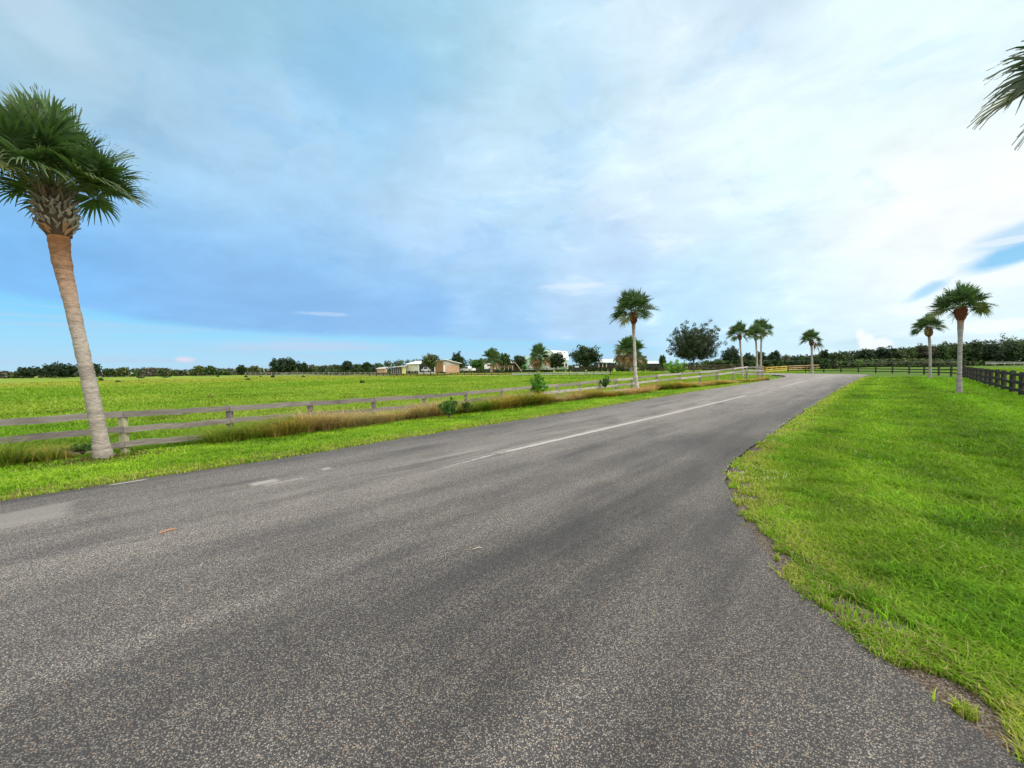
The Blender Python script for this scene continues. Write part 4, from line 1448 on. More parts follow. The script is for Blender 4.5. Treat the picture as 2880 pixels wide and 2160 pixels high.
# farmyard
tree('live_oak', 1212, 994, 26, 1049, 97, 'thin olive green tree standing in front of the barn', OLIVE, 15, low=.22, nleaf=1500, tone2=MIDG, style='ragged', cat='tree')
tree('live_oak', 1287, 990, 22, 1042, 125, 'dark tree right behind the barn gable, left of the pickup', DARK, 16, low=.05, nleaf=1800, style='ragged')
tree('live_oak', 1349, 1007, 24, 1041, 130, 'fresh green bushy tree behind the pickup', (0.07, 0.16, 0.03), 17, low=.0, nleaf=1300)
tree('live_oak', 1391, 982, 18, 1043, 125, 'tall dark crown rising behind the thick-trunked farmyard palm', DARK, 18, low=.1, nleaf=1400, style='ragged')
tree('live_oak', 1419, 991, 19, 1041, 113, 'mid green oval tree right of the thick-trunked farmyard palm', MIDG, 19, low=.06, nleaf=1800)
tree('live_oak', 1461, 993, 21, 1041, 112, 'dark small tree at the left corner of the green house', DARK, 20, low=.12, nleaf=1600, style='ragged')
tree('live_oak', 1565, 986, 24, 1038, 104, 'dark tree in front of the white gable of the green house', DARK, 21, low=.03, nleaf=2400, style='ragged')
tree('live_oak', 1648, 967, 50, 1046, 96, 'wide spreading dark tree between the green house and the open pole shed', DARK, 22, low=.16, nleaf=4200, nbr=52, style='ragged', multi=2)
tree('live_oak', 1806, 996, 14, 1037, 105, 'green leafy tree just behind the lone roadside palm trunk', BRIGHT, 23, low=.0, nleaf=1000)
tree('live_oak', 1864, 996, 10, 1038, 102, 'slim green tree beside the small white roof', MIDG, 24, low=.1, nleaf=700)
tree('live_oak', 1951, 906, 76, 1046, 78, 'large feathery dark tree behind the old fence, tallest of the broadleaf trees', (0.040, 0.062, 0.028), 25, low=.10, nleaf=27000, nbr=110, style='feather', leaf=.6, tone2=(0.062, 0.088, 0.05), trunk_w=.016)
tree('live_oak', 2056, 973, 25, 1034, 120, 'dark rounded tree left of the palm that ends the old fence', DEEP, 26, low=.02, nleaf=2000, group=GT)
tree('live_oak', 2104, 991, 14, 1033, 122, 'dark tree seen between the leaning palm and the close pair', DARK, 27, low=.0, nleaf=900, group=GT)
tree('live_oak', 2140, 984, 12, 1032, 122, 'dark tree hidden mostly behind the close pair of palm trunks', DEEP, 28, low=.0, nleaf=900, group=GT)
tree('live_oak', 2178, 983, 19, 1030, 130, 'twin-topped dark tree above the clipped hedge', DEEP, 29, low=.1, nleaf=1200, style='ragged', group=GT)
tree('bare_tree', 2213, 990, 13, 1028, 132, 'greyish half-bare tree above the clipped hedge', GREY, 30, low=.1, nleaf=420, style='ragged', leaf=.7, group=GT)
tree('live_oak', 2319, 980, 12, 1028, 140, 'dark tree top standing up right of the palm with dead fronds', DEEP, 31, low=.1, nleaf=800, group=GT)
# right wood, trees of its front edge
for i, (px_, tp, hw, lb, tn_) in enumerate((
        (2352, 992, 24, 'bushy dark tree at the left end of the right-hand wood', DARK),
        (2430, 981, 26, 'dark wood-edge tree above the end of the cross fence', DEEP),
        (2490, 972, 22, 'wood-edge tree with a spiky layered top', DEEP),
        (2545, 975, 30, 'olive wood-edge tree left of the smaller lawn palm', (0.05, 0.075, 0.025)),
        (2600, 968, 28, 'brownish dark tree directly behind the smaller lawn palm', (0.045, 0.05, 0.026)),
        (2650, 961, 26, 'mid green wood-edge tree between the two lawn palms', MIDG),
        (2690, 958, 26, 'wood-edge tree directly behind the taller lawn palm', DARK),
        (2738, 951, 22, 'tree with an open stepped top just right of the taller lawn palm', DARK),
        (2785, 957, 30, 'dark tree between the stepped tree and the tallest mass', DEEP),
        (2840, 946, 40, 'largest dark tree of the wood above the black fence at the right edge', DEEP),
        (2905, 950, 36, 'dark tree cut by the right edge of the picture', DEEP))):
    tree('wood_tree', px_, tp, hw, 1026, 150 - i, lb, tn_, 60 + i, group='trees along the front of the right-hand wood', low=.02, nleaf=2200, nbr=46, style='ragged', tone2=MIDG if i % 3 == 0 else None)


def wood_mass(name, ctrl, base, Y, depth, n, tones, label, seed, size=1.0, kind='stuff'):
    """a far wood that reads as one mass: clumps under a skyline given as pixel (x, top)"""
    r_ = np.random.default_rng(seed)
    xs = np.array([c[0] for c in ctrl], float)
    tp = np.array([c[1] for c in ctrl], float)
    nc = int((xs[-1] - xs[0]) / 3.2)
    cen, rad, tn_ = [], [], []
    for i in range(nc):
        x_ = r_.uniform(xs[0], xs[-1])
        t_ = np.interp(x_, xs, tp)
        Yk = Y + r_.uniform(0, depth)
        hi = at(x_, t_ + r_.uniform(0, 4), Yk)
        lo = at(x_, np.interp(x_, [xs[0], xs[-1]], base), Yk)
        h_ = hi.z - lo.z
        rad_ = r_.uniform(.22, .42) * h_
        g0 = np.asarray(tones[r_.integers(0, len(tones))]) * r_.uniform(.7, 1.3)
        zc = hi.z - rad_
        while zc > lo.z - rad_:
            cen.append((lo.x + r_.normal(0, .3) * h_, Yk + r_.normal(0, .3) * h_, zc))
            rad.append(rad_ * r_.uniform(.7, 1.15))
            tn_.append(g0 * r_.uniform(.85, 1.15))
            zc -= rad_ * 1.1
    o = crown_mesh(name, np.array(cen), np.array(rad), n, .0028 * Y * size, np.array(tn_), r_, None)
    tag(o, label, 'wood' if kind == 'stuff' else 'hedge', kind=kind)
    return o


wood_mass('woods', [(-120, 1046), (0, 1042), (60, 1044), (220, 1040), (300, 1042), (380, 1034), (420, 1031), (470, 1034), (500, 1040), (540, 1036), (600, 1034), (650, 1034), (700, 1032), (760, 1034), (880, 1032), (900, 1026), (960, 1024), (1040, 1022)],
          (1060, 1047), 185, 30, 42000, [DARK, OLIVE, GREY, MIDG, GREY, (0.07, 0.08, 0.05)], 'low grey green scrub and trees along the far left edge of the pasture', 201)
wood_mass('woods', [(890, 1030), (930, 1023), (1030, 1021), (1080, 1014), (1120, 1007), (1160, 1010), (1250, 1006), (1320, 1007), (1400, 1010), (1480, 1018), (1560, 1022), (1700, 1026), (1850, 1018), (1900, 1022), (2030, 1008)],
          (1047, 1036), 150, 25, 42000, [DARK, DEEP, MIDG, (0.05, 0.085, 0.025)], 'dark wood rising behind the barn and the green house', 202)
wood_mass('woods', [(2000, 1010), (2090, 1000), (2150, 997), (2230, 999), (2300, 993), (2350, 988), (2420, 981), (2480, 978), (2560, 974), (2640, 966), (2720, 962), (2800, 954), (2880, 950), (3050, 948)],
          (1034, 1024), 158, 30, 70000, [DEEP, DARK, DARK, MIDG, (0.05, 0.06, 0.03)], 'dense dark wood filling the skyline behind the right lawn', 203)
# thick undergrowth in front of the wood, and the even-topped hedge
wood_mass('undergrowth', [(2340, 1016), (2420, 1008), (2500, 1006), (2620, 1006), (2700, 1010), (2760, 1014), (2900, 1013), (3000, 1013)], (1030, 1027), 138, 8, 18000, [MIDG, (0.07, 0.13, 0.03), DARK, (0.10, 0.12, 0.05)],
          'green undergrowth along the foot of the right-hand wood', 204)
h_ = wood_mass('hedge', [(2000, 1014), (2060, 1012), (2140, 1011), (2160, 1010), (2200, 1013), (2300, 1008), (2345, 1009)], (1029, 1028), 112, 4, 14000, [DARK, (0.04, 0.09, 0.02), DEEP], 'long even-topped dark green hedge behind the yellow and tan rails', 205, kind='thing')


def shrub(name, px, base, hw, top, label, tone, seed, z=None, Y=None, n=900, cat='shrub', group=None, leaf=.035, spiky=False):
    r_ = np.random.default_rng(seed)
    if Y is None:
        f_ = on_ground(px, base) if z is None else gnd(px, base, z)
    else:
        f_ = at(px, base, Y)
    Y = f_.y
    H = at(px, top, Y).z - f_.z
    Rw = (at(px + hw, base, Y) - at(px - hw, base, Y)).length / 2
    root = empty(name, f_, label, cat, group)
    ns = 14
    cen, rad = [], []
    sm = MB()
    for i in range(ns):
        a = i * 2.39996
        q = math.sqrt((i + .5) / ns)
        e = np.array([math.cos(a) * q * Rw * r_.uniform(.6, 1.05), math.sin(a) * q * Rw * r_.uniform(.6, 1.05), H * (1.0 - .5 * q * q) * r_.uniform(.62, 1.0)])
        if i % 4 == 1:
            e *= np.array([1.1, 1.1, 1.12])
        sm.tube([(0, 0, -.08), tuple(e * np.array([.45, .45, .5])), tuple(e)], [.02 * H + .004, .012 * H + .003, .003], 4, (.09, .08, .05), cap=False)
        for j in range(4):
            t = (j + 1.2) / 5
            cen.append(e * np.array([t ** .8, t ** .8, t]))
            rad.append(max(.04, .20 * min(Rw, H)) * r_.uniform(.6, 1.25))
        cen.append(e)
        rad.append(.16 * min(Rw, H))
    tn_ = np.tile(np.asarray(tone, float), (len(cen), 1)) * r_.uniform(.7, 1.35, len(cen))[:, None]
    crown_mesh('foliage', np.array(cen), np.array(rad), n, max(leaf, .0014 * Y), tn_, r_, root)
    sm.build('stems', BARK, root)
    return root


shrub('leafy_shrub', 1262, 1168, 30, 1114, 'dense blue green bush in the tall grass before the old fence', (0.075, 0.165, 0.02), 1, Y=12.8, n=2200, leaf=.03)
shrub('leafy_shrub', 1512, 1110, 30, 1050, 'bright green leafy bush growing through the old fence left of the lone palm', (0.10, 0.26, 0.02), 2, Y=18.3, n=1800, leaf=.06)
shrub('leafy_shrub', 1702, 1088, 16, 1055, 'small round dark green bush against the old fence near the lone palm', (0.045, 0.12, 0.02), 3, Y=23.6, n=900, leaf=.045)
shrub('leafy_shrub', 1897, 1053, 35, 1013, 'bright lime green rounded bush behind the old fence under the feathery tree', (0.14, 0.28, 0.03), 4, Y=36, n=2400, leaf=.07)
shrub('leafy_shrub', 1312, 1150, 16, 1128, 'low dark weedy bush right of the blue green bush in the ditch', (0.07, 0.13, 0.02), 5, Y=13.6, n=700, leaf=.03)
shrub('leafy_shrub', 232, 1268, 45, 1246, 'low dark green creeper at the foot of the nearest palm', (0.035, 0.11, 0.015), 6, Y=8.2, n=900, leaf=.025)
shrub('leafy_shrub', 1475, 1040, 10, 1023, 'small bright bush at the corner of the green house', (0.06, 0.17, 0.02), 7, Y=108, n=400, leaf=.12)
shrub('leafy_shrub', 2413, 1030, 12, 1007, 'bright green bush at the foot of the right-hand wood, beside the road end', BRIGHT, 8, Y=120, n=500, leaf=.14)
shrub('leafy_shrub', 2009, 1045, 7, 1036, 'small green bush right beside the feathery tree behind the old fence', MIDG, 9, Y=62, n=300, leaf=.08)
WG = 'weeds standing in the pasture'
for i, (px_, b_, hw, tp, lb, tn_) in enumerate((
        (283, 1072, 9, 1061, 'round dark weed clump right of the nearest palm trunk', MIDG), (332, 1076, 8, 1069, 'ragged weed tuft right of the round dark clump', OLIVE),
        (395, 1064, 14, 1057, 'wide low weed patch below the far bluish rise', OLIVE), (466, 1062, 15, 1057, 'green weed patch farther right along the pasture edge', MIDG),
        (591, 1122, 14, 1106, 'yellow green weed clump nearest to the old fence', (0.2, 0.25, 0.03)), (613, 1060, 3, 1056, 'tiny weed speck left of a close pair of weeds', DARK),
        (692, 1062, 5, 1056, 'upper one of a close pair of dark weeds', DARK), (698, 1070, 7, 1063, 'lower one of a close pair of dark weeds', DARK),
        (733, 1061, 4, 1057, 'small dark weed left of the big oak', DARK), (767, 1063, 6, 1053, 'pointed dark weed below the big dense oak', DARK),
        (853, 1061, 5, 1056, 'dark weed below the smaller oak', DARK), (968, 1056, 8, 1046, 'dark bush against the far pale fence', DARK),
        (1016, 1080, 4, 1068, 'left stem of two upright weeds in mid pasture', DARK), (1023, 1079, 3, 1070, 'right stem of two upright weeds in mid pasture', DARK))):
    shrub('weed_plant', px_, b_, hw, tp, lb, tn_, 40 + i, n=260, group=WG, leaf=.05, cat='weed')

# palms of the farmyard, with brown skirts of old leaves
for px_, b_, tp_px, cr, sd, lb, sk in ((1382, 1046, 1018, 3.0, 51, 'thick-trunked palm in the farmyard with a round crown', 5),
                                   (1516, 1038, 1012, 3.2, 52, 'bushy palm before the gable of the green house, brown skirt below its crown', 14),
                                   (1760, 1035, 997, 3.2, 53, 'left one of two skirted palms half behind the lone roadside palm', 16),
                                   (1775, 1044, 998, 3.2, 54, 'right one of two skirted palms half behind the lone roadside palm', 16)):
    Yp = {1382: 108, 1516: 100, 1760: 92, 1775: 84}[px_]
    b = at(px_, b_, Yp)
    palm(b, [b, at(px_ - 1, (b_ + tp_px) / 2, Yp), at(px_, tp_px, Yp)], [.34, .3, .28], lb, (.4, .8), cr, sd, nfr=34, group='skirted palms of the farmyard', boots=False, skirt=sk, nleaf=26,
         tone0=(.06, .12, .03), tcol=(.40, .36, .31), tint_len=.1)

# ------------------------------------------------------------------ buildings
PAINT_CREAM = plain('cream_siding', (0.60, 0.60, 0.48), 0.7, .05, 3, stretch=(.2, .2, 8))
PAINT_WHITE = plain('white_paint', (0.78, 0.78, 0.76), 0.55, .05, 2)
ROOF_WHITE = plain('white_metal_roof', (0.80, 0.82, 0.82), 0.35, .04, 5, stretch=(6, .3, .3))
MINT = plain('mint_siding', (0.42, 0.66, 0.47), 0.7, .05, 4, stretch=(.2, .2, 8))
MINT_TRIM = plain('green_trim', (0.16, 0.45, 0.25), 0.6, .05, 4)
PLY = plain('brown_plywood', (0.24, 0.13, 0.045), 0.8, .15, 2, stretch=(3, 3, .4))
OSB = plain('tan_board_wall', (0.46, 0.27, 0.16), 0.85, .15, 5, stain=(0.55, 0.40, 0.28))
GREYW = plain('grey_weathered_siding', (0.38, 0.36, 0.33), 0.85, .2, 5, stretch=(4, 4, .6), stain=(0.58, 0.56, 0.53))
YEL_W = plain('pale_yellow_wall', (0.72, 0.62, 0.25), 0.75, .06, 3)
SHADE_AND_DARK = plain('shade_and_dark_parts', (0.035, 0.035, 0.036), 0.9, .2, 3)  # dark tone: shade painted into interiors, also plain dark parts
SCREEN = plain('dark_screen', (0.055, 0.058, 0.062), 0.6, .2, 6)
BRICKY = plain('red_brown_wood', (0.09, 0.045, 0.032), 0.85, .2, 5)
GLASS = plain('window_glass', (0.03, 0.035, 0.04), 0.08, .1, 1, spec=.8)


def frame_at(pxl, pxr, base, Y, name, label, cat, dY=0.0):
    """root at the left foot; returns root and metres per pixel along the front; local x runs along the front"""
    a = at(pxl, base, Y)
    b_ = at(pxr, base, Y + dY)
    root = empty(name, a, label, cat)
    root.rotation_euler = (0, 0, math.atan2(b_.y - a.y, b_.x - a.x))
    return root, math.hypot(b_.x - a.x, b_.y - a.y)


def boxpart(name, lo, hi, mat, root, label=None):
    m = MB()
    m.box(lo, hi)
    o = m.build(name, mat, root)
    if label:
        o['label'] = label
    return o


def slab(name, quad, th, mat, root):
    """roof sheet: four corners and a thickness"""
    m = MB()
    q = [Vector(p) for p in quad]
    n = (q[1] - q[0]).cross(q[3] - q[0]).normalized() * th
    vs = [tuple(p) for p in q] + [tuple(p + n) for p in q]
    m.add(vs, [(0, 3, 2, 1), (4, 5, 6, 7), (0, 1, 5, 4), (1, 2, 6, 5), (2, 3, 7, 6), (3, 0, 4, 7)])
    return m.build(name, mat, root)


# barn
root, L = frame_at(1142.3, 1253.4, 1048, 108, 'barn', 'long barn with cream wall, open bay, brown plywood panel and white roof', 'barn')
u = L / 111.0
X = lambda q: (q - 455) / 1106 * 200 * u if False else (q * .1808 + 1060 - 1142.3) * u
Z = lambda q: (595 - q) * .1808 * u
dp = 9.0
boxpart('wall', (X(455), 0, Z(570)), (X(650), .12, Z(468)), PAINT_CREAM, root, 'cream front wall raised on posts')
for q in (470, 520, 565, 615):
    boxpart('post', (X(q), .1, -.4), (X(q) + .16, .26, Z(570)), GREYW, root)
boxpart('wall', (X(455), .13, Z(590)), (X(455) + .12, dp, Z(470)), PAINT_CREAM, root, 'cream end wall')
boxpart('back_wall', (X(455), dp - .1, -.4), (X(1070), dp, Z(440)), SHADE_AND_DARK, root)
boxpart('corner_post', (X(646), -.04, -.4), (X(658), .2, Z(466)), PAINT_WHITE, root)
boxpart('corner_post', (X(897), -.04, -.4), (X(909), .2, Z(455)), PAINT_WHITE, root)
boxpart('bay_floor', (X(658), .1, -.35), (X(897), dp - .1, Z(600) + .1), PAINT_WHITE, root)
boxpart('wall', (X(915), 0, Z(590)), (X(1030), .12, Z(424)), PLY, root, 'brown plywood panel')
boxpart('wall', (X(1030) + .01, 0, Z(488)), (X(1072), .12, Z(424)), GREYW, root, 'grey white siding above the door')
boxpart('door', (X(1034), -.03, Z(592)), (X(1068), .1, Z(489)), PAINT_WHITE, root)
m = MB()
xe = X(1072)
m.add([(xe, .13, -.4), (xe + 2.6, dp, -.4), (xe + 2.6, dp, Z(487)), (xe, .13, Z(487)), (xe - .1, .13, -.4), (xe + 2.5, dp, -.4), (xe + 2.5, dp, Z(487)), (xe - .1, .13, Z(487))],
      [(0, 1, 2, 3), (7, 6, 5, 4), (0, 4, 5, 1), (3, 2, 6, 7)])
m.build('wall', OSB, root)['label'] = 'tan board end wall'
m = MB()
m.add([(xe, .13, Z(487) + .01), (xe + 2.6, dp, Z(487) + .01), (xe + 2.6, dp, Z(462)), (xe, .13, Z(404)), (xe - .1, .13, Z(487) + .01), (xe + 2.5, dp, Z(487) + .01), (xe + 2.5, dp, Z(462)), (xe - .1, .13, Z(404))],
      [(0, 1, 2, 3), (7, 6, 5, 4), (0, 4, 5, 1), (3, 2, 6, 7)])
m.build('wall', GREYW, root)['label'] = 'weathered grey siding at the top of the end wall'
slab('roof', [(X(450), -.5, Z(468)), (X(800), -.5, Z(462)), (X(800), dp * .75, Z(405)), (X(520), dp * .75, Z(414))], .1, ROOF_WHITE, root)
slab('roof', [(X(800) + .02, -.5, Z(464)), (X(912), -.5, Z(464)), (X(912), dp * .7, Z(404)), (X(800) + .02, dp * .7, Z(407))], .1, ROOF_WHITE, root)
slab('roof', [(X(912) + .03, -.45, Z(414)), (xe + .3, -.45, Z(404)), (xe + 3.4, dp, Z(462)), (X(912) + .03, dp, Z(440))], .12, ROOF_WHITE, root)
# small vehicle inside the open bay
q0 = root.matrix_basis if False else None
bay = at(1199, 1047.6, 110)
rv_ = empty('parked_cart', bay, 'small white utility vehicle half hidden in the open bay of the barn', 'vehicle')
m = MB()
m.prism([(-1.3, .35), (1.3, .35), (1.35, .8), (.9, .95), (.55, 1.55), (-.6, 1.6), (-.9, 1.0), (-1.35, .9)], -.7, .7)
m.build('body', PAINT_WHITE, rv_)
boxpart('window', (-.5, -.72, 1.0), (.45, -.705, 1.45), GLASS, rv_)
for wx in (-.85, .85):
    for wy in (-.62, .62):
        m = MB()
        m.tube([(wx, wy - .11, .3), (wx, wy + .11, .3)], [.3, .3], 12)
        m.build('wheel', SHADE_AND_DARK, rv_)
# screened lean-to shed
root, L = frame_at(1092, 1141.5, 1048, 106, 'screened_shed', 'low screened shed with pale yellow end wall left of the barn', 'shed')
h1 = (1048 - 1034) * L / 49.5
boxpart('screen_panel', (.9, 0, -.2), (L * .78, .06, h1 * .92), SCREEN, root)
for k in range(6):
    boxpart('post', (.9 + k * (L * .78 - .9) / 5 - .05, -.08, -.3), (.9 + k * (L * .78 - .9) / 5 + .06, -.01, h1 * .95), GREYW, root)
boxpart('wall', (L * .78 + .02, -.02, -.3), (L, .1, h1 * 1.12), YEL_W, root)
boxpart('back_wall', (.9, 4.5, -.3), (L, 4.6, h1), SHADE_AND_DARK, root)
slab('roof', [(-.6, -.7, h1 * .92), (L + .1, -.7, h1 * 1.18), (L + .1, 4.8, h1 * 1.45), (0, 4.8, h1 * 1.1)], .1, GREYW, root)
# low tan shed farther left
root, L = frame_at(1060, 1082, 1047, 128, 'farm_shed', 'tiny tan roofed shed in the scrub left of the screened shed', 'shed')
boxpart('wall', (0, 0, -.3), (L, 2.5, 1.1), OSB, root)
slab('roof', [(-.3, -.4, 1.0), (L + .3, -.4, 1.1), (L + .3, 2.9, 1.7), (-.3, 2.9, 1.5)], .1, GREYW, root)

# pickup truck
WHITE_CAR = plain('white_car_paint', (0.72, 0.74, 0.77), 0.25, .03, 1, spec=.6)
TYRE = plain('tyre_rubber', (0.02, 0.02, 0.021), 0.8, .1, 8)
RIM = plain('wheel_metal', (0.45, 0.45, 0.46), 0.35, .05, 4, metal=.8)
LAMP = plain('tail_lamp', (0.4, 0.02, 0.015), 0.3, .05, 3)
tk = at(1316, 1046, 118)
root = empty('pickup_truck', tk, 'white crew cab pickup truck parked beside the barn', 'pickup truck')
k = .9
root.rotation_euler = (0, 0, math.radians(-38))
root.scale = (k, k, k)
m = MB()
for sgn in (1,):
    m.prism([(-2.8, .45), (2.75, .42), (2.8, .75), (2.72, 1.05), (-2.75, 1.12), (-2.8, .9)], -.95, .95)
    m.prism([(-2.75, 1.08), (-1.3, 1.12), (-1.25, 1.06), (-2.72, 1.0)], -.9, .9)
m.build('body', WHITE_CAR, root)
m = MB()
m.prism([(-1.35, 1.1), (-.75, 1.78), (-.3, 1.86), (.75, 1.84), (.95, 1.08)], -.82, .82)
m.build('cab', WHITE_CAR, root)
m = MB()
m.box((.96, -.93, 1.06), (2.74, -.84, 1.24))
m.box((.96, .84, 1.06), (2.74, .93, 1.24))
m.box((2.66, -.83, 1.06), (2.74, .83, 1.24))
m.build('cargo_bed', WHITE_CAR, root)
for lo, hi in ((-1.0, -.25), (-.15, .7)):
    m = MB()
    a_ = lo + (.28 if lo < -.5 else 0)
    m.add([(lo - .02, -.835, 1.18), (hi, -.835, 1.18), (hi, -.825, 1.72), (a_, -.825, 1.72)], [(0, 1, 2, 3)])
    m.build('window', GLASS, root)
for wx in (-1.85, 1.75):
    for wy in (-.86, .86):
        m = MB()
        m.tube([(wx, wy - .13, .4), (wx, wy + .13, .4)], [.4, .4], 18)
        wh = m.build('wheel', TYRE, root)
        m = MB()
        m.tube([(wx, wy - .14, .4), (wx, wy + .14, .4)], [.24, .24], 14)
        m.build('rim', RIM, wh)
boxpart('bumper', (-2.9, -.9, .45), (-2.81, .9, .7), RIM, root)
boxpart('headlight', (-2.83, -.93, .78), (-2.77, -.6, .95), RIM, root)
boxpart('tail_light', (2.77, -.93, .75), (2.83, -.8, 1.05), LAMP, root)
# dark trailer behind it
t0 = at(1338, 1045.5, 119)
root = empty('flatbed_trailer', t0, 'rusty dark low trailer standing just behind the pickup', 'trailer')
root.scale = (.8, .8, .7)
boxpart('deck', (-.9, -.8, .5), (1.6, .8, .68), BRICKY, root)
boxpart('side_board', (-.9, -.83, .69), (1.6, -.79, 1.25), BRICKY, root)
boxpart('side_board', (-.9, .79, .69), (1.6, .83, 1.25), BRICKY, root)
boxpart('load', (.7, -.5, .69), (1.4, .5, 1.7), SHADE_AND_DARK, root)
for wy in (-.9, .9):
    m = MB()
    m.tube([(.3, wy - .1, .32), (.3, wy + .1, .32)], [.32, .32], 14)
    m.build('wheel', TYRE, root)
# white camper behind the thick palm
c0 = at(1374, 1042, 122)
root = empty('camper_trailer', c0, 'small white camper behind the thick-trunked farmyard palm', 'camper')
m = MB()
m.prism([(-1.2, .5), (2.2, .5), (2.3, 1.4), (1.9, 2.3), (-.8, 2.35), (-1.3, 1.7)], -1, 1)
m.build('body', PAINT_WHITE, root)
boxpart('window', (-.3, -1.02, 1.4), (.7, -1.005, 1.9), GLASS, root)
for wx in (.3,):
    m = MB()
    m.tube([(wx, -1.05, .35), (wx, -.85, .35)], [.35, .35], 14)
    m.build('wheel', TYRE, root)
# dark red shed at the left of the house
root, L = frame_at(1437, 1460, 1040, 118, 'red_shed', 'dark red brown shed left of the green house, behind a dark tree', 'shed')
boxpart('wall', (0, 0, -.3), (L, 3, 2.0), BRICKY, root)
slab('roof', [(-.3, -.3, 1.95), (L + .3, -.3, 1.95), (L + .3, 3.3, 2.5), (-.3, 3.3, 2.5)], .1, GREYW, root)

# green and white house
root, L = frame_at(1470, 1606, 1036, 112, 'farm_house', 'mint green house with white gables and a broad white metal roof', 'house')
u = L / 136
hx = lambda q: (q * .1808 + 1440 - 1470) * u
hz = lambda q: (520 - q) * .1808 * u
D_ = 9.0
# left wing (garage) with its slope rising to the right
m = MB()
m.prism([(hx(165), -.4), (hx(520), -.4), (hx(520), hz(300)), (hx(300), hz(330)), (hx(165), hz(450))], 0.0, D_)
m.build('wall', MINT, root)['label'] = 'mint green garage wing'
slab('roof', [(hx(150), -.5, hz(455)), (hx(300), -.5, hz(325)), (hx(300), D_, hz(325)), (hx(150), D_, hz(455))], .15, PAINT_WHITE, root)
boxpart('garage_door', (hx(255), -.05, -.2), (hx(338), -.003, hz(440)), PAINT_WHITE, root)
boxpart('wall', (hx(338), -.3, -.2), (hx(400), -.02, hz(500)), SHADE_AND_DARK, root, 'dark box standing in for the shade of an opening beside the garage door')  # solid box, its dark colour painted as the opening's shade
m = MB()
m.prism([(hx(195), hz(395)), (hx(270), hz(355)), (hx(270), hz(340)), (hx(220), hz(322)), (hx(195), hz(345))], 4.0, D_ + 2)
m.build('gable', MINT, root)
# main block with the front gable
m = MB()
m.prism([(hx(505), -.4), (hx(640), -.4), (hx(640), hz(310)), (hx(535), hz(245)), (hx(505), hz(265))], -1.2, -.02)
m.build('gable', PAINT_WHITE, root)['label'] = 'white front gable'
slab('roof_trim', [(hx(500), -1.6, hz(268)), (hx(536), -1.6, hz(232)), (hx(536), -.1, hz(232)), (hx(500), -.1, hz(268))], .25, MINT_TRIM, root)
slab('roof_trim', [(hx(538), -1.6, hz(232)), (hx(655), -1.6, hz(312)), (hx(655), -.1, hz(312)), (hx(538), -.1, hz(232))], .25, MINT_TRIM, root)
m = MB()
m.box((hx(641), .05, -.4), (hx(870), D_, hz(400)))
m.build('wall', PAINT_WHITE, root)
slab('roof', [(hx(640), -.3, hz(405)), (hx(885), -.3, hz(405)), (hx(900), D_ * .6, hz(262)), (hx(540), D_ * .6, hz(232))], .15, ROOF_WHITE, root)
m = MB()
m.prism([(hx(740), -.4), (hx(860), -.4), (hx(860), hz(415)), (hx(800), hz(385)), (hx(740), hz(415))], -1.0, .0)
m.build('porch', MINT, root)
for q in (545, 560, 800, 845):
    boxpart('porch_post', (hx(q), -1.75, -.4), (hx(q) + .3, -1.45, hz(415)), PAINT_WHITE, root)
for q in (590, 760, 815):
    w_ = boxpart('window', (hx(q), -1.27, hz(500)), (hx(q) + .9, -1.205, hz(455)), GLASS, root)
    boxpart('window_frame', (hx(q) - .08, -1.24, hz(455)), (hx(q) + .98, -1.21, hz(450)), PAINT_WHITE, w_)
# open pole shed with a mint gable
root, L = frame_at(1681, 1744, 1031, 120, 'pole_shed', 'open pole shed with white roof and mint gable end', 'shed')
u = L / 63
sx = lambda q: (q * .1808 + 1440 - 1681) * u
sz = lambda q: (495 - q) * .1808 * u
boxpart('back_wall', (sx(1335), 5.8, -.3), (sx(1680), 5.9, sz(435)), SHADE_AND_DARK, root)
boxpart('wall', (sx(1345), 2.0, -.3), (sx(1500), 2.1, sz(440)), SHADE_AND_DARK, root, 'inner wall coloured dark as the shade under the roof')  # roof shade put into the wall colour
for q in (1345, 1405, 1465, 1535, 1610, 1672):
    boxpart('post', (sx(q), 0.1, -.4), (sx(q) + .3, .4, sz(436)), BRICKY if q > 1500 else GREYW, root)
boxpart('stack', (sx(1345), .9, -.3), (sx(1470), 1.6, sz(468)), BRICKY, root)
slab('roof', [(sx(1325), -.4, sz(432)), (sx(1538), -.4, sz(434)), (sx(1622), 3.2, sz(384)), (sx(1388), 3.2, sz(384))], .12, ROOF_WHITE, root)
m = MB()
m.add([(sx(1538), -.38, sz(442)), (sx(1684), -.3, sz(438)), (sx(1622), 2.9, sz(388)), (sx(1542), 0.0, sz(442)), (sx(1684), .2, sz(438)), (sx(1622), 3.1, sz(388))], [(0, 1, 2), (5, 4, 3), (0, 3, 4, 1), (1, 4, 5, 2), (2, 5, 3, 0)])
m.build('gable', MINT, root)
slab('roof', [(sx(1624), 3.2, sz(383)), (sx(1690), -.4, sz(433)), (sx(1720), 3.0, sz(433)), (sx(1640), 6.0, sz(383))], .12, SHADE_AND_DARK, root)
# far white roof
root, L = frame_at(1824, 1858, 1029, 130, 'storage_shed', 'distant low shed with a white roof right of the lone roadside palm', 'shed')
boxpart('wall', (0, 0, -.3), (L, 5, .8), SHADE_AND_DARK, root)
slab('roof', [(-.3, -.4, .75), (L + .3, -.4, .75), (L - .4, 3.2, 1.5), (.5, 3.2, 1.5)], .1, ROOF_WHITE, root)
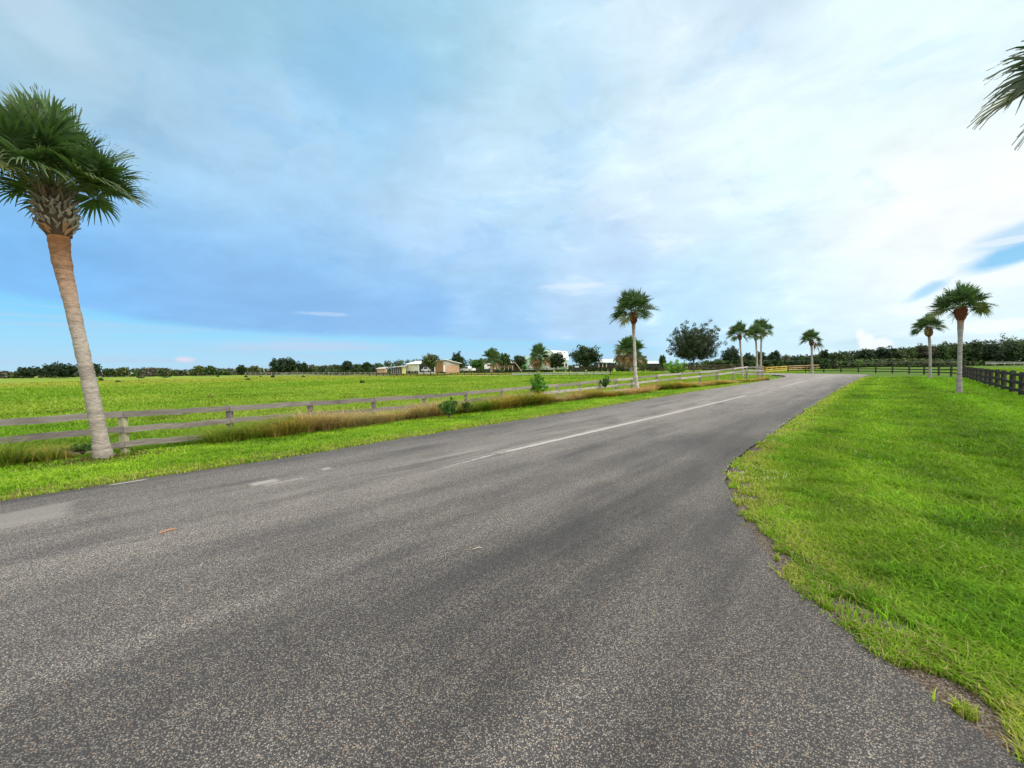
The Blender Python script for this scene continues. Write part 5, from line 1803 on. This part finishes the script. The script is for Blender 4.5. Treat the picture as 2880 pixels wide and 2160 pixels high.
# dark cart under the spreading tree
c0 = at(1622, 1046, 94)
root = empty('farm_cart', c0, 'dark boxy farm cart with a pale top under the wide spreading tree', 'cart')
boxpart('body', (-.75, -.5, .35), (.75, .5, 1.05), SHADE_AND_DARK, root)
boxpart('cover', (-.4, -.45, 1.06), (.45, .45, 1.5), PAINT_WHITE, root)
for wx in (-.5, .5):
    m = MB()
    m.tube([(wx, -.6, .25), (wx, -.5, .25)], [.3, .3], 12)
    m.build('wheel', TYRE, root)
# leaning pole by the house
p0, p1 = at(1467, 1042, 92), at(1446, 1017, 92)
root = empty('leaning_pole', p0, 'thin pale pole leaning left in front of the dark red shed', 'pole')
m = MB()
m.tube([(0, 0, -.2), tuple((p1 - p0) * .5), tuple(p1 - p0)], [.1, .085, .06], 7, (.4, .34, .27))
m.build('shaft', TRUNK, root)
# pale sandy yard beside the barn
yd = MB()
ring = [at(x_, y_, Yd) for x_, y_, Yd in ((1255, 1048, 107), (1330, 1047, 110), (1450, 1047.5, 106), (1460, 1050, 98), (1350, 1051, 98), (1262, 1051, 98))]
yd.add([(p_.x, p_.y, float(zg(p_.x, p_.y)) + .06) for p_ in ring], [tuple(range(len(ring) - 1, -1, -1))])
yo = yd.build('sandy_yard', plain('pale_sand', (0.52, 0.48, 0.42), .95, .1, 1))
tag(yo, 'pale sandy farmyard in front of the pickup', 'ground', kind='structure')

# ------------------------------------------------------------------ small things on the road
tw = gnd(475, 1492, .012)
m = MB()
e0, e1 = gnd(448, 1499, .012), gnd(498, 1486, .014)
m.tube([tuple(e0 - tw), (0.0, .01, .004), tuple((e1 - tw) * .6), tuple(e1 - tw)], [.006, .007, .006, .003], 6, (.42, .2, .08))
o = m.build('twig', plain('twig_bark', (1, 1, 1), .8, .2, 20, use_col=True))
o.location = tw
tag(o, 'thin orange brown twig lying on the asphalt at the left', 'twig')
m = MB()
e0, e1 = gnd(1330, 1544, .01), gnd(1357, 1540, .012)
m.tube([(0, 0, 0), tuple((e1 - e0) * .5 + Vector((0, .006, .004))), tuple(e1 - e0)], [.003, .0035, .002], 5, (.5, .42, .33))
o = m.build('twig', bpy.data.materials['twig_bark'])
o.location = e0
tag(o, 'tiny pale straw lying on the asphalt near the middle', 'twig')
